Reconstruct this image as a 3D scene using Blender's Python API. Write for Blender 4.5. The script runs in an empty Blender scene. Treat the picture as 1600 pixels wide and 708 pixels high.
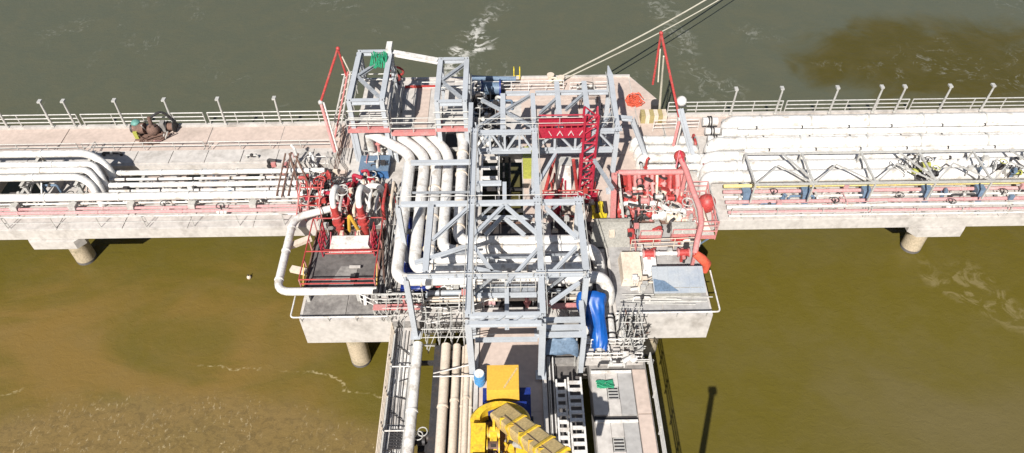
import bpy, math, random
from mathutils import Vector, Matrix
random.seed(7)
C = bpy.context.scene.collection
S = bpy.context.scene
R = math.radians

# ------------------------------------------------------------------ camera, sky, sun, exposure
FPX, PITCH, ROLL, CAMZ = 1176.0, R(46.8), R(0.8), 43.0
cam = bpy.data.objects.new('camera', bpy.data.cameras.new('camera'))
C.objects.link(cam)
cam.data.sensor_width = 36.0
cam.data.lens = FPX / 1600 * 36
cam.data.clip_end = 3000
cam.matrix_world = Matrix.Translation((0, 0, CAMZ)) @ Matrix.Rotation(R(90) - PITCH, 4, 'X') @ Matrix.Rotation(-ROLL, 4, 'Z')
S.camera = cam

SUN_TO = Vector((0.34, 1.0, -1.0)).normalized()          # the way the sunlight travels
elev = math.asin(-SUN_TO.z)
azim = math.atan2(-SUN_TO.x, -SUN_TO.y)                  # compass angle of the sun from +Y towards +X
w = bpy.data.worlds.new('World'); S.world = w; w.use_nodes = True
nt = w.node_tree
sky = nt.nodes.new('ShaderNodeTexSky'); sky.sky_type = 'NISHITA'; sky.sun_disc = False
sky.sun_elevation = elev; sky.sun_rotation = azim; sky.air_density = 1.0; sky.dust_density = 1.5
bg = nt.nodes['Background']; bg.inputs['Strength'].default_value = 0.05
nt.links.new(sky.outputs[0], bg.inputs['Color'])
sl = bpy.data.lights.new('sun', 'SUN'); sl.energy = 5.0; sl.angle = R(0.5); sl.color = (1.0, 0.955, 0.89)
so = bpy.data.objects.new('sun', sl); C.objects.link(so)
so.location = (-20, -50, 60); so.rotation_euler = SUN_TO.to_track_quat('-Z', 'Y').to_euler()
S.view_settings.view_transform = 'Standard'; S.view_settings.look = 'None'
S.view_settings.exposure = 0.58; S.view_settings.gamma = 1.0

D = 6.0      # deck level above the water
T = 11.5     # top of the steel frame


def at(px, py, z):
    """survey helper: plan position of a photograph point whose height above the water is known"""
    u, v = px - 800.0, 354.0 - py
    c, s = math.cos(ROLL), math.sin(ROLL)
    u, v = u * c + v * s, -u * s + v * c
    dy = FPX * math.cos(PITCH) + v * math.sin(PITCH)
    dz = -FPX * math.sin(PITCH) + v * math.cos(PITCH)
    t = (z - CAMZ) / dz
    return Vector((u * t, dy * t, z))


# ------------------------------------------------------------------ materials
def mat(name, col, rough=0.6, metal=0.0, dirt=None, amount=0.35, scale=0.6, bump=0.15, fine=9.0, var=0.25, spec=0.5):
    m = bpy.data.materials.new(name); m.use_nodes = True
    t = m.node_tree; n = t.nodes; L = t.links
    b = n['Principled BSDF']
    b.inputs['Roughness'].default_value = rough; b.inputs['Metallic'].default_value = metal
    b.inputs['Specular IOR Level'].default_value = spec
    g = n.new('ShaderNodeNewGeometry')
    n1 = n.new('ShaderNodeTexNoise'); n1.inputs['Scale'].default_value = scale; n1.inputs['Detail'].default_value = 8; n1.inputs['Roughness'].default_value = .65
    n2 = n.new('ShaderNodeTexNoise'); n2.inputs['Scale'].default_value = fine; n2.inputs['Detail'].default_value = 4
    L.new(g.outputs['Position'], n1.inputs['Vector']); L.new(g.outputs['Position'], n2.inputs['Vector'])
    d = dirt or tuple(c * .45 for c in col)
    mx = n.new('ShaderNodeMix'); mx.data_type = 'RGBA'
    mx.inputs['A'].default_value = (*col, 1); mx.inputs['B'].default_value = (*d, 1)
    mr = n.new('ShaderNodeMapRange'); mr.inputs['From Min'].default_value = .5; mr.inputs['From Max'].default_value = .78
    mr.inputs['To Min'].default_value = 0; mr.inputs['To Max'].default_value = amount * 2
    L.new(n1.outputs['Fac'], mr.inputs['Value']); L.new(mr.outputs['Result'], mx.inputs['Factor'])
    hs = n.new('ShaderNodeHueSaturation')
    m2 = n.new('ShaderNodeMapRange'); m2.inputs['From Min'].default_value = .3; m2.inputs['From Max'].default_value = .7
    m2.inputs['To Min'].default_value = 1 - var; m2.inputs['To Max'].default_value = 1 + var * .5
    L.new(n2.outputs['Fac'], m2.inputs['Value']); L.new(m2.outputs['Result'], hs.inputs['Value'])
    L.new(mx.outputs['Result'], hs.inputs['Color']); L.new(hs.outputs['Color'], b.inputs['Base Color'])
    bp = n.new('ShaderNodeBump'); bp.inputs['Strength'].default_value = bump; bp.inputs['Distance'].default_value = .03
    L.new(n2.outputs['Fac'], bp.inputs['Height']); L.new(bp.outputs['Normal'], b.inputs['Normal'])
    return m


M = dict(
    concrete=mat('pinkish_concrete', (.50, .405, .35), .9, dirt=(.34, .28, .24), amount=.4, scale=.35, fine=3, var=.12),
    pale_concrete=mat('pale_concrete', (.49, .46, .43), .9, dirt=(.25, .225, .20), amount=.5, scale=.6, fine=3, var=.15),
    mid_concrete=mat('weathered_concrete', (.36, .35, .34), .9, dirt=(.19, .18, .175), amount=.5, scale=.7, fine=3, var=.15),
    grey_concrete=mat('grey_concrete', (.25, .235, .22), .9, dirt=(.11, .10, .095), amount=.5, scale=.8, fine=5),
    dark_concrete=mat('stained_concrete', (.12, .11, .105), .8, dirt=(.035, .03, .03), amount=.5, scale=1.1, fine=4),
    pile=mat('pile_concrete', (.46, .38, .27), .9, dirt=(.18, .16, .09), amount=.5, scale=1.2),
    steel=mat('blue_grey_steel', (.41, .435, .465), .5, dirt=(.27, .275, .28), amount=.35, scale=.5, var=.07, bump=.05),
    white=mat('white_pipe', (.66, .645, .62), .5, dirt=(.36, .31, .25), amount=.6, scale=1.6, var=.18, bump=.05),
    cream=mat('cream_pipe', (.62, .53, .43), .6, dirt=(.34, .27, .2), amount=.35, scale=.9, var=.15, bump=.06),
    pink=mat('pink_pipe', (.50, .27, .27), .6, dirt=(.45, .38, .36), amount=.5, scale=1.2),
    galv=mat('galvanised_steel', (.52, .51, .48), .5, .2, dirt=(.26, .24, .21), amount=.35, scale=2, var=.15),
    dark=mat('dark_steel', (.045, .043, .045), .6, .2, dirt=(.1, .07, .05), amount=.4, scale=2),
    rust=mat('rusty_steel', (.17, .10, .075), .85, dirt=(.07, .045, .04), amount=.5, scale=2),
    red=mat('red_paint', (.41, .05, .045), .5, dirt=(.27, .13, .11), amount=.5, scale=2.2, var=.3),
    faded=mat('faded_red_paint', (.52, .20, .19), .6, dirt=(.42, .3, .28), amount=.5, scale=1.5, var=.2),
    maroon=mat('crimson_paint', (.38, .02, .045), .4, dirt=(.25, .06, .06), amount=.3, scale=2),
    yellow=mat('yellow_paint', (.68, .45, .03), .45, dirt=(.30, .20, .05), amount=.5, scale=2.2, var=.25),
    amber=mat('amber_paint', (.62, .37, .05), .5, dirt=(.45, .26, .05), amount=.3, scale=.9, var=.1),
    boom=mat('tan_boom_paint', (.54, .40, .18), .5, dirt=(.33, .25, .13), amount=.4, scale=1.5),
    navy=mat('navy_paint', (.012, .03, .19), .4, dirt=(.02, .03, .08), amount=.3, scale=2),
    tarp=mat('blue_tarpaulin', (.004, .085, .36), .42, dirt=(.004, .05, .24), amount=.4, scale=1.5, bump=.3, fine=3),
    bluebox=mat('blue_box_paint', (.05, .14, .32), .5, amount=.3, scale=2),
    sky_blue=mat('light_blue_plastic', (.06, .25, .5), .4),
    slate=mat('slate_blue_paint', (.13, .19, .27), .5, amount=.3, scale=2),
    lime=mat('lime_paint', (.36, .37, .07), .6, dirt=(.22, .23, .07), amount=.3, scale=2),
    green=mat('green_netting', (.02, .26, .13), .7, amount=.3, scale=3),
    bracing=mat('grey_bracing_steel', (.30, .32, .345), .5, dirt=(.16, .17, .18), amount=.4, scale=1.5),
    khaki=mat('khaki_paint', (.36, .29, .13), .7, amount=.3, scale=2),
    paleyellow=mat('pale_yellow_paint', (.66, .55, .22), .6, dirt=(.5, .42, .3), amount=.4, scale=1.5),
    teal=mat('teal_paint', (.12, .29, .25), .6, amount=.3, scale=3),
    olive=mat('grey_olive_paint', (.31, .30, .27), .6, dirt=(.2, .19, .16), amount=.3, scale=1),
    roofgrey=mat('grey_sheet', (.36, .385, .41), .5, dirt=(.2, .25, .33), amount=.4, scale=.6, var=.08),
    rubber=mat('tyre_rubber', (.02, .02, .02), .8),
    rope=mat('pale_rope', (.6, .56, .45), .9, fine=20),
    orange=mat('orange_rope', (.62, .10, .05), .8),
    glass=mat('dark_cab_glass', (.02, .03, .035), .1),
    stripe=mat('safety_yellow', (.66, .52, .03), .6, dirt=(.35, .28, .05), amount=.3, scale=2),
)


def water_mat():
    m = bpy.data.materials.new('silty_water'); m.use_nodes = True
    t = m.node_tree; n = t.nodes; L = t.links
    b = n['Principled BSDF']; b.inputs['Roughness'].default_value = .22; b.inputs['IOR'].default_value = 1.33
    b.inputs['Specular IOR Level'].default_value = .5
    g = n.new('ShaderNodeNewGeometry')

    def noise(sc, det=5, dist=0., rough=.55, stretch=None, off=(0, 0, 0)):
        x = n.new('ShaderNodeTexNoise'); x.inputs['Scale'].default_value = sc; x.inputs['Detail'].default_value = det
        x.inputs['Distortion'].default_value = dist; x.inputs['Roughness'].default_value = rough
        mp = n.new('ShaderNodeMapping'); mp.inputs['Location'].default_value = off
        if stretch: mp.inputs['Scale'].default_value = stretch
        L.new(g.outputs['Position'], mp.inputs['Vector']); L.new(mp.outputs['Vector'], x.inputs['Vector'])
        return x.outputs['Fac']

    def math_(op, a, bb=None):
        x = n.new('ShaderNodeMath'); x.operation = op
        for i, v in enumerate((a, bb)):
            if v is None: continue
            if isinstance(v, (int, float)): x.inputs[i].default_value = v
            else: L.new(v, x.inputs[i])
        return x.outputs[0]

    def ramp(v, a, bb, lo=0., hi=1.):
        x = n.new('ShaderNodeMapRange'); x.interpolation_type = 'SMOOTHSTEP'
        x.inputs['From Min'].default_value = a; x.inputs['From Max'].default_value = bb
        x.inputs['To Min'].default_value = lo; x.inputs['To Max'].default_value = hi
        L.new(v, x.inputs['Value']); return x.outputs['Result']

    def mix(f, a, bb):
        x = n.new('ShaderNodeMix'); x.data_type = 'RGBA'
        L.new(f, x.inputs['Factor'])
        for k, v in (('A', a), ('B', bb)):
            if isinstance(v, tuple): x.inputs[k].default_value = (*v, 1)
            else: L.new(v, x.inputs[k])
        return x.outputs['Result']

    sp = n.new('ShaderNodeSeparateXYZ'); L.new(g.outputs['Position'], sp.inputs[0])
    X, Y = sp.outputs['X'], sp.outputs['Y']
    wob = noise(.06, 4, .6)
    yy = math_('ADD', Y, math_('MULTIPLY', math_('SUBTRACT', wob, .5), 26.))
    # river side: grey green tidal water; shore side: olive yellow silt
    col = mix(ramp(yy, 36, 58), (.098, .079, .013), (.080, .085, .056))
    # green channel along the jetty front and brown silt plume on the left
    xx = math_('ADD', X, math_('MULTIPLY', math_('SUBTRACT', noise(.09, 4, .8, off=(9, 3, 0)), .5), 14.))
    plume = math_('MULTIPLY', ramp(xx, -8, -19), ramp(yy, 38, 31))
    col = mix(math_('MULTIPLY', plume, ramp(noise(.10, 5, 1.2, stretch=(.6, 1.3, 1)), .36, .6, .15, .95)), col, (.172, .110, .031))
    # shoaling silt bed, arc shaped, lower left
    dx = math_('SUBTRACT', X, -22.); dyy = math_('SUBTRACT', Y, 7.)
    rr = math_('SQRT', math_('ADD', math_('MULTIPLY', math_('MULTIPLY', dx, dx), .55), math_('MULTIPLY', dyy, dyy)))
    rr = math_('ADD', rr, math_('MULTIPLY', math_('SUBTRACT', noise(.25, 5, .5), .5), 3.))
    bed = ramp(rr, 20.0, 17.6)
    col = mix(math_('MULTIPLY', bed, .8), col, (.180, .124, .048))
    glint_spk = math_('MULTIPLY', math_('MULTIPLY', bed, ramp(noise(4.2, 3, .4, .7, (1.3, .6, 1)), .57, .68)), ramp(noise(.45, 4, .4, off=(5, 0, 0)), .40, .60))
    col = mix(math_('MULTIPLY', glint_spk, .65), col, (.44, .36, .22))  # bright speckles: water glints put into the colour
    spk2 = math_('MULTIPLY', bed, ramp(noise(1.7, 7, .8, .72, (1, 1.1, 1)), .46, .62))
    col = mix(math_('MULTIPLY', spk2, .6), col, (.105, .074, .03))
    # eddy line where the silt meets the channel
    line = math_('MULTIPLY', ramp(math_('ABSOLUTE', math_('SUBTRACT', rr, 21.0)), .10, .01), ramp(noise(.16, 3, off=(4, 8, 0)), .46, .56))
    col = mix(math_('MULTIPLY', math_('MULTIPLY', line, ramp(noise(3.5, 4), .42, .58)), .6), col, (.42, .35, .20))
    # brown patch on the river side, far right
    px = math_('SUBTRACT', X, 43.); py = math_('SUBTRACT', Y, 62.)
    pr = math_('SQRT', math_('ADD', math_('MULTIPLY', math_('MULTIPLY', px, px), .30), math_('MULTIPLY', py, py)))
    pr = math_('ADD', pr, math_('MULTIPLY', math_('SUBTRACT', noise(.12, 5, .9, off=(2, 7, 0)), .5), 13.))
    col = mix(ramp(pr, 9.0, 4.5, 0, .9), col, (.060, .047, .003))
    # grey silt bank at the lower right
    bx = math_('MULTIPLY', ramp(xx, 15, 30), ramp(yy, 30, 24))
    col = mix(math_('MULTIPLY', bx, .6), col, (.125, .100, .048))
    # foam trails
    ridge = math_('ABSOLUTE', math_('SUBTRACT', noise(.16, 7, 1.8, .68, (1, .75, 1), (3, 1, 0)), .5))
    foam = math_('MULTIPLY', ramp(ridge, .022, .0), ramp(noise(.085, 3, .2, off=(13, 5, 0)), .54, .66))
    foam = math_('MULTIPLY', foam, ramp(noise(1.6, 4), .40, .62))
    foam = math_('MULTIPLY', foam, ramp(Y, 48, 56))
    col = mix(math_('MULTIPLY', foam, .45), col, (.27, .27, .24))
    # the foam swirl shed off the platform corner
    sx = math_('ADD', math_('SUBTRACT', X, -5.4), math_('MULTIPLY', math_('SUBTRACT', noise(.22, 5, 1.5), .5), 9.))
    fo2 = math_('MULTIPLY', ramp(math_('ABSOLUTE', math_('SUBTRACT', sx, math_('MULTIPLY', math_('SUBTRACT', Y, 60.), .28))), 1.7, .2), ramp(Y, 52, 56))
    fo2 = math_('MULTIPLY', math_('MULTIPLY', fo2, ramp(Y, 76, 66)), ramp(noise(.8, 6, 1.2, .7), .47, .58))
    # a fainter trail downstream on the right
    tx = math_('SUBTRACT', xx, math_('ADD', 19., math_('MULTIPLY', math_('SUBTRACT', Y, 60.), -.2)))
    fo3 = math_('MULTIPLY', math_('MULTIPLY', ramp(math_('ABSOLUTE', tx), 2.6, .2), ramp(Y, 49, 53)), ramp(noise(.7, 7, 1.6, .7, off=(6, 2, 0)), .49, .62))
    col = mix(math_('MULTIPLY', fo3, .35), col, (.34, .34, .30))
    rx = math_('SUBTRACT', xx, math_('ADD', 33., math_('MULTIPLY', math_('SUBTRACT', Y, 33.), -.55)))
    fo4 = math_('MULTIPLY', math_('MULTIPLY', ramp(math_('ABSOLUTE', rx), 1.8, .2), ramp(Y, 38, 34)), ramp(noise(.6, 6, 1.4, .65, off=(1, 4, 0)), .46, .62))
    col = mix(math_('MULTIPLY', fo4, .22), col, (.40, .33, .20))
    col = mix(math_('MULTIPLY', fo2, .95), col, (.50, .49, .45))
    col = mix(ramp(noise(.45, 6, .6), .35, .75, 0, .14), col, (.14, .115, .06))
    L.new(col, b.inputs['Base Color'])
    h = math_('ADD', math_('MULTIPLY', noise(1.4, 8, .5, .70, (1, 1.5, 1)), 1.), math_('MULTIPLY', noise(.22, 3, .3), 1.2))
    bp = n.new('ShaderNodeBump'); bp.inputs['Strength'].default_value = .45; bp.inputs['Distance'].default_value = .12
    L.new(h, bp.inputs['Height']); L.new(bp.outputs['Normal'], b.inputs['Normal'])
    return m


# ------------------------------------------------------------------ mesh building
class MB:
    def __init__(s): s.v = []; s.f = []

    def raw(s, vs, fs):
        o = len(s.v); s.v += [tuple(x) for x in vs]; s.f += [tuple(i + o for i in f) for f in fs]; return s

    def box(s, x0, x1, y0, y1, z0, z1):
        if x0 > x1: x0, x1 = x1, x0
        if y0 > y1: y0, y1 = y1, y0
        if z0 > z1: z0, z1 = z1, z0
        return s.raw([(x0, y0, z0), (x1, y0, z0), (x1, y1, z0), (x0, y1, z0), (x0, y0, z1), (x1, y0, z1), (x1, y1, z1), (x0, y1, z1)],
                     [(3, 2, 1, 0), (4, 5, 6, 7), (0, 1, 5, 4), (1, 2, 6, 5), (2, 3, 7, 6), (3, 0, 4, 7)])

    def prism(s, pts, z0, z1):
        k = len(pts)
        return s.raw([(x, y, z0) for x, y in pts] + [(x, y, z1) for x, y in pts],
                     [tuple(reversed(range(k))), tuple(range(k, 2 * k))] + [(i, (i + 1) % k, k + (i + 1) % k, k + i) for i in range(k)])

    def hexa(s, a, b):
        """a, b: two quads (4 points each, same winding)"""
        return s.raw(list(a) + list(b), [(3, 2, 1, 0), (4, 5, 6, 7), (0, 1, 5, 4), (1, 2, 6, 5), (2, 3, 7, 6), (3, 0, 4, 7)])

    @staticmethod
    def frame(p0, p1):
        d = (Vector(p1) - Vector(p0)).normalized()
        up = Vector((0, 0, 1)) if abs(d.z) < .95 else Vector((0, 1, 0))
        a = d.cross(up).normalized(); return d, a, a.cross(d).normalized()

    def bar(s, p0, p1, wd, h):
        p0, p1 = Vector(p0), Vector(p1); d, a, b = s.frame(p0, p1)
        q = lambda p: [p - a * wd / 2 - b * h / 2, p + a * wd / 2 - b * h / 2, p + a * wd / 2 + b * h / 2, p - a * wd / 2 + b * h / 2]
        return s.hexa(q(p0), q(p1))

    def ibeam(s, p0, p1, wd, h, t=.035):
        p0, p1 = Vector(p0), Vector(p1); d, a, b = s.frame(p0, p1)
        o = b * (h / 2 - t / 2)
        s.bar(p0 + o, p1 + o, wd, t); s.bar(p0 - o, p1 - o, wd, t); return s.bar(p0, p1, t, h - 2 * t)

    def ring(s, p, a, b, r, n): return [p + a * (r * math.cos(2 * math.pi * i / n)) + b * (r * math.sin(2 * math.pi * i / n)) for i in range(n)]

    def tube(s, p0, p1, r, n=8, r1=None):
        p0, p1 = Vector(p0), Vector(p1); d, a, b = s.frame(p0, p1)
        vs = s.ring(p0, a, b, r, n) + s.ring(p1, a, b, r if r1 is None else r1, n)
        return s.raw(vs, [tuple(reversed(range(n))), tuple(range(n, 2 * n))] + [(i, (i + 1) % n, n + (i + 1) % n, n + i) for i in range(n)])

    def sweep(s, pts, r, n=12):
        pts = [Vector(p) for p in pts]; rs = r if isinstance(r, list) else [r] * len(pts)
        tn = [((pts[min(i + 1, len(pts) - 1)] - pts[max(i - 1, 0)]).normalized()) for i in range(len(pts))]
        _, a, b = s.frame(pts[0], pts[0] + tn[0]); vs = []; prev = tn[0]
        for p, t, rad in zip(pts, tn, rs):
            q = prev.rotation_difference(t); a = q @ a; b = q @ b; prev = t
            vs += s.ring(p, a, b, rad, n)
        k = len(pts)
        fs = [tuple(reversed(range(n))), tuple(range((k - 1) * n, k * n))]
        for j in range(k - 1):
            fs += [(j * n + i, j * n + (i + 1) % n, (j + 1) * n + (i + 1) % n, (j + 1) * n + i) for i in range(n)]
        return s.raw(vs, fs)

    def pipe(s, pts, r, bend=None, n=12, seg=6):
        """tube through points with rounded elbows"""
        pts = [Vector(p) for p in pts]; bend = bend if bend is not None else r * 2.2
        out = [pts[0]]
        for i in range(1, len(pts) - 1):
            p, u, v = pts[i], (pts[i - 1] - pts[i]), (pts[i + 1] - pts[i])
            k = min(bend, u.length * .45, v.length * .45); a, c = p + u.normalized() * k, p + v.normalized() * k
            for j in range(seg + 1):
                t = j / seg; out.append(a * (1 - t) ** 2 + p * (2 * t * (1 - t)) + c * t ** 2)
        out.append(pts[-1]); return s.sweep(out, r, n)

    def ball(s, c, r, n=10, m=6, sz=1.):
        c = Vector(c); vs = [c + Vector((0, 0, r * sz))]
        for j in range(1, m):
            th = math.pi * j / m
            vs += [c + Vector((r * math.sin(th) * math.cos(2 * math.pi * i / n), r * math.sin(th) * math.sin(2 * math.pi * i / n), r * sz * math.cos(th))) for i in range(n)]
        vs.append(c - Vector((0, 0, r * sz))); fs = [(0, 1 + i, 1 + (i + 1) % n) for i in range(n)]
        for j in range(m - 2):
            fs += [(1 + j * n + i, 1 + (j + 1) * n + i, 1 + (j + 1) * n + (i + 1) % n, 1 + j * n + (i + 1) % n) for i in range(n)]
        e = len(vs) - 1; fs += [(e, 1 + (m - 2) * n + (i + 1) % n, 1 + (m - 2) * n + i) for i in range(n)]
        return s.raw(vs, fs)

    def torus(s, c, ax, r, t, n=14):
        c = Vector(c); d, a, b = s.frame((0, 0, 0), ax)
        pts = [c + a * (r * math.cos(2 * math.pi * i / n)) + b * (r * math.sin(2 * math.pi * i / n)) for i in range(n + 1)]
        return s.sweep(pts, t, 6)

    def build(s, name, m, parent=None):
        off = parent_loc(parent) if parent else Vector((0, 0, 0))
        me = bpy.data.meshes.new(name)
        me.from_pydata([Vector(v) - off for v in s.v], [], s.f); me.validate()
        me.polygons.foreach_set('use_smooth', [True] * len(me.polygons)); me.set_sharp_from_angle(angle=R(35))
        me.materials.append(M[m] if isinstance(m, str) else m)
        o = bpy.data.objects.new(name, me); C.objects.link(o)
        if parent: o.parent = parent
        me.update(); return o


def parent_loc(o):
    p = Vector((0, 0, 0))
    while o: p = p + o.location; o = o.parent
    return p


def tag(o, label, cat, group=None, kind=None):
    if label: o['label'] = label
    if cat: o['category'] = cat
    if group: o['group'] = group
    if kind: o['kind'] = kind
    return o


def thing(name, label, cat, loc=(0, 0, D), group=None):
    o = bpy.data.objects.new(name, None); C.objects.link(o); o.location = loc; o.empty_display_size = .3
    return tag(o, label, cat, group)


def struct(name, mb, m):
    o = mb.build(name, m); o['kind'] = 'structure'; return o


def copy_tree(o, parent=None):
    c = o.copy(); C.objects.link(c)
    if parent: c.parent = parent
    for ch in o.children: copy_tree(ch, c)
    return c


def box(*a): return MB().box(*a)
def tube(*a, **k): return MB().tube(*a, **k)
def bar(*a): return MB().bar(*a)


WATER = water_mat()

# ------------------------------------------------------------------ water
wm = MB(); wm.raw([(-900, -500, 0), (900, -500, 0), (900, 1500, 0), (-900, 1500, 0)], [(0, 1, 2, 3)])
struct('water', wm, WATER)


# ------------------------------------------------------------------ decks
def slabs(parent, x0, x1, y0, y1, z0, z1, nx, ny, m, gap=.03, name='slab', jit=.012):
    for i in range(nx):
        for j in range(ny):
            a, b = x0 + (x1 - x0) * i / nx, x0 + (x1 - x0) * (i + 1) / nx
            c, d = y0 + (y1 - y0) * j / ny, y0 + (y1 - y0) * (j + 1) / ny
            box(a + gap, b - gap, c + gap, d - gap, z0, z1 + random.uniform(-jit, jit)).build(name, m, parent)


HOLE = (-2.1, .8, 35.3, 42.4)
pm = MB()
outer = [(-11.8, 35.05), (11.7, 35.05), (11.7, 48.6), (9.9, 51.7), (-11.8, 51.7)]
# body of the platform built round the open well
pm.prism([(-11.8, 35.05), (HOLE[0], 35.05), (HOLE[0], 51.7), (-11.8, 51.7)], 4.9, D - .03)
pm.prism([(HOLE[0], 35.05), (HOLE[1], 35.05), (HOLE[1], HOLE[2]), (HOLE[0], HOLE[2])], 4.9, D - .03)
pm.prism([(HOLE[0], HOLE[3]), (HOLE[1], HOLE[3]), (HOLE[1], 51.7), (HOLE[0], 51.7)], 4.9, D - .03)
pm.prism([(HOLE[1], 35.05), (11.7, 35.05), (11.7, 48.6), (9.9, 51.7), (HOLE[1], 51.7)], 4.9, D - .03)
platform = struct('platform_deck', pm, 'pale_concrete')
slabs(platform, -11.8, -2.15, 35.1, 51.65, D - .03, D + .02, 4, 5, 'pale_concrete')
slabs(platform, .85, 9.8, 35.1, 48.55, D - .03, D + .02, 3, 4, 'concrete')
slabs(platform, -2.1, 9.8, 48.6, 51.6, D - .03, D + .02, 4, 1, 'concrete')
MB().prism([(9.86, 48.6), (11.62, 48.6), (9.86, 51.6)], D - .03, D + .02).build('slab', 'concrete', platform)
slabs(platform, 9.85, 11.65, 35.1, 48.5, D - .03, D + .02, 1, 4, 'concrete')
box(-11.8, 9.9, 51.5, 51.72, D - .3, D + .12).build('kerb', 'pale_concrete', platform)
mid = MB().box(-7.35, 6.05, 26.9, 35.0, 4.9, D)
mo = struct('platform_front_deck', mid, 'grey_concrete')
slabs(mo, -7.3, 6.0, 27.0, 34.95, D, D + .04, 5, 3, 'pale_concrete')

for name, x0, x1, lab in (('breasting_block', -13.0, -7.42, 'left'), ('breasting_block', 6.12, 12.1, 'right')):
    b = thing(name, 'thick pale concrete corner block under the ' + ('red loading arms and dark drip tray' if lab == 'left' else 'grey roofed cabin and scaffold poles'), 'concrete block', ((x0 + x1) / 2, 31, 3.6), 'corner blocks of the platform')
    MB().prism([(x0 + .05, 27.2), (x1, 27.2), (x1, 35.0), (x0, 35.0), (x0, 27.4)], 3.6, D - .02).build('block', 'pale_concrete', b)
    slabs(b, x0 + .15, x1 - .1, 27.35, 35.0, D - .02, D + .05, 2, 2, 'grey_concrete' if lab == 'left' else 'mid_concrete', name='top_slab')
    r = MB(); z = D + .55
    if lab == 'left':
        r.pipe([(x1, 27.0, z), (x0 - .35, 27.0, z), (x0 - .35, 28.6, z)], .05, .25, 6)
    else:
        r.pipe([(x0, 27.0, z), (x1 + .3, 27.0, z), (x1 + .3, 30.2, z)], .05, .25, 6)
    r.build('edge_rail', 'white', b)
    for k in range(4):
        xx = x0 + .2 + k * (x1 - x0 - .6) / 3
        MB().tube((xx, 27.02, z), (xx, 27.22, D - .2), .03, 6).build('rail_bracket', 'galv', b)

for px, py, lab in ((-10.26, 28.3, 'under the front left corner block'), (9.0, 28.9, 'under the front right corner block')):
    p = thing('pile', 'round cream concrete pile standing in the water ' + lab, 'pile', (px, py, 0), 'platform piles')
    MB().tube((px, py, -3), (px, py, 3.6), .66, 20).build('shaft', 'pile', p)
    MB().tube((px, py, -.6), (px, py, .2), .675, 20).build('tide_band', 'dark_concrete', p)
for px, py in ((-9, 38), (-9, 48), (9, 38), (9, 48), (3, 44), (3, 34), (-4, 34)):
    p = thing('pile', 'round concrete pile in the shade beneath the platform', 'pile', (px, py, 0), 'platform piles')
    MB().tube((px, py, -3), (px, py, 4.9), .6, 14).build('shaft', 'pile', p)


def pier(xc, x_pile, side):
    p = thing('pier', 'concrete pier with angular cap carrying the %s approach deck' % side, 'pier', (x_pile, 37.7, 0), 'piers of the approaches')
    MB().prism([(xc - 1.5, 34.75), (xc + 1.5, 34.75), (xc + 1.95, 35.3), (xc + 1.95, 44.6), (xc - 1.95, 44.6), (xc - 1.95, 35.3)], 4.35, 5.05).build('cap', 'pale_concrete', p)
    for yy in (37.7, 43.2):
        MB().tube((x_pile, yy, -3), (x_pile, yy, 4.35), .72, 20).build('shaft', 'pile', p)
        MB().tube((x_pile, yy, -.6), (x_pile, yy, .22), .735, 20).build('tide_band', 'dark_concrete', p)
    return p


pier(-31.5, -32.3, 'left'); pier(29.4, 30.2, 'right')

# left approach ----------------------------------------------------
ORD = ('first', 'second', 'third', 'fourth', 'fifth', 'sixth', 'seventh', 'eighth', 'ninth', 'tenth')
LA = MB()
LA.box(-62, -11.85, 42.9, 46.05, 5.1, D - .03)      # road
LA.box(-62, -13.05, 35.0, 37.4, 5.1, D - .05)       # front strip
LA.box(-62, -11.85, 41.25, 42.9, 5.1, 6.15)
left = struct('approach_deck_left', LA, 'pale_concrete')
for a_, b_ in ((-62, -39.8), (-31.0, -28.4), (-27.2, -23.9), (-22.8, -19.5), (-18.4, -11.85)):   # pipe trough floor, open beneath the loops and at the supports
    box(a_, b_, 37.4, 41.25, 5.0, 5.4).build('trough_floor', 'concrete', left)
slabs(left, -61.9, -11.9, 43.0, 45.75, D - .03, D + .02, 9, 1, 'concrete')
slabs(left, -61.9, -12.0, 41.4, 42.8, 6.15, 6.22, 19, 1, 'pale_concrete', name='walkway_slab')
slabs(left, -61.9, -13.1, 35.05, 37.3, D - .05, D, 11, 1, 'pale_concrete', name='front_slab')
box(-62, -11.9, 45.8, 46.08, D - .2, D + .16).build('kerb', 'pale_concrete', left)
for k in range(12):
    xx = -59 + k * 4.3
    box(xx - .25, xx + .25, 37.4, 41.25, 5.0, 5.75).build('cross_beam', 'pale_concrete', left)
# right approach ---------------------------------------------------
RA = MB(); RA.box(11.75, 62, 35.0, 46.5, 5.1, D - .03)
right = struct('approach_deck_right', RA, 'pale_concrete')
slabs(right, 11.8, 62, 43.9, 46.2, D - .03, D + .02, 10, 1, 'concrete')
slabs(right, 12.2, 62, 35.05, 37.4, D - .03, D + .02, 12, 1, 'pale_concrete', name='front_slab')
box(11.8, 62, 46.25, 46.53, D - .2, D + .16).build('kerb', 'pale_concrete', right)
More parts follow.
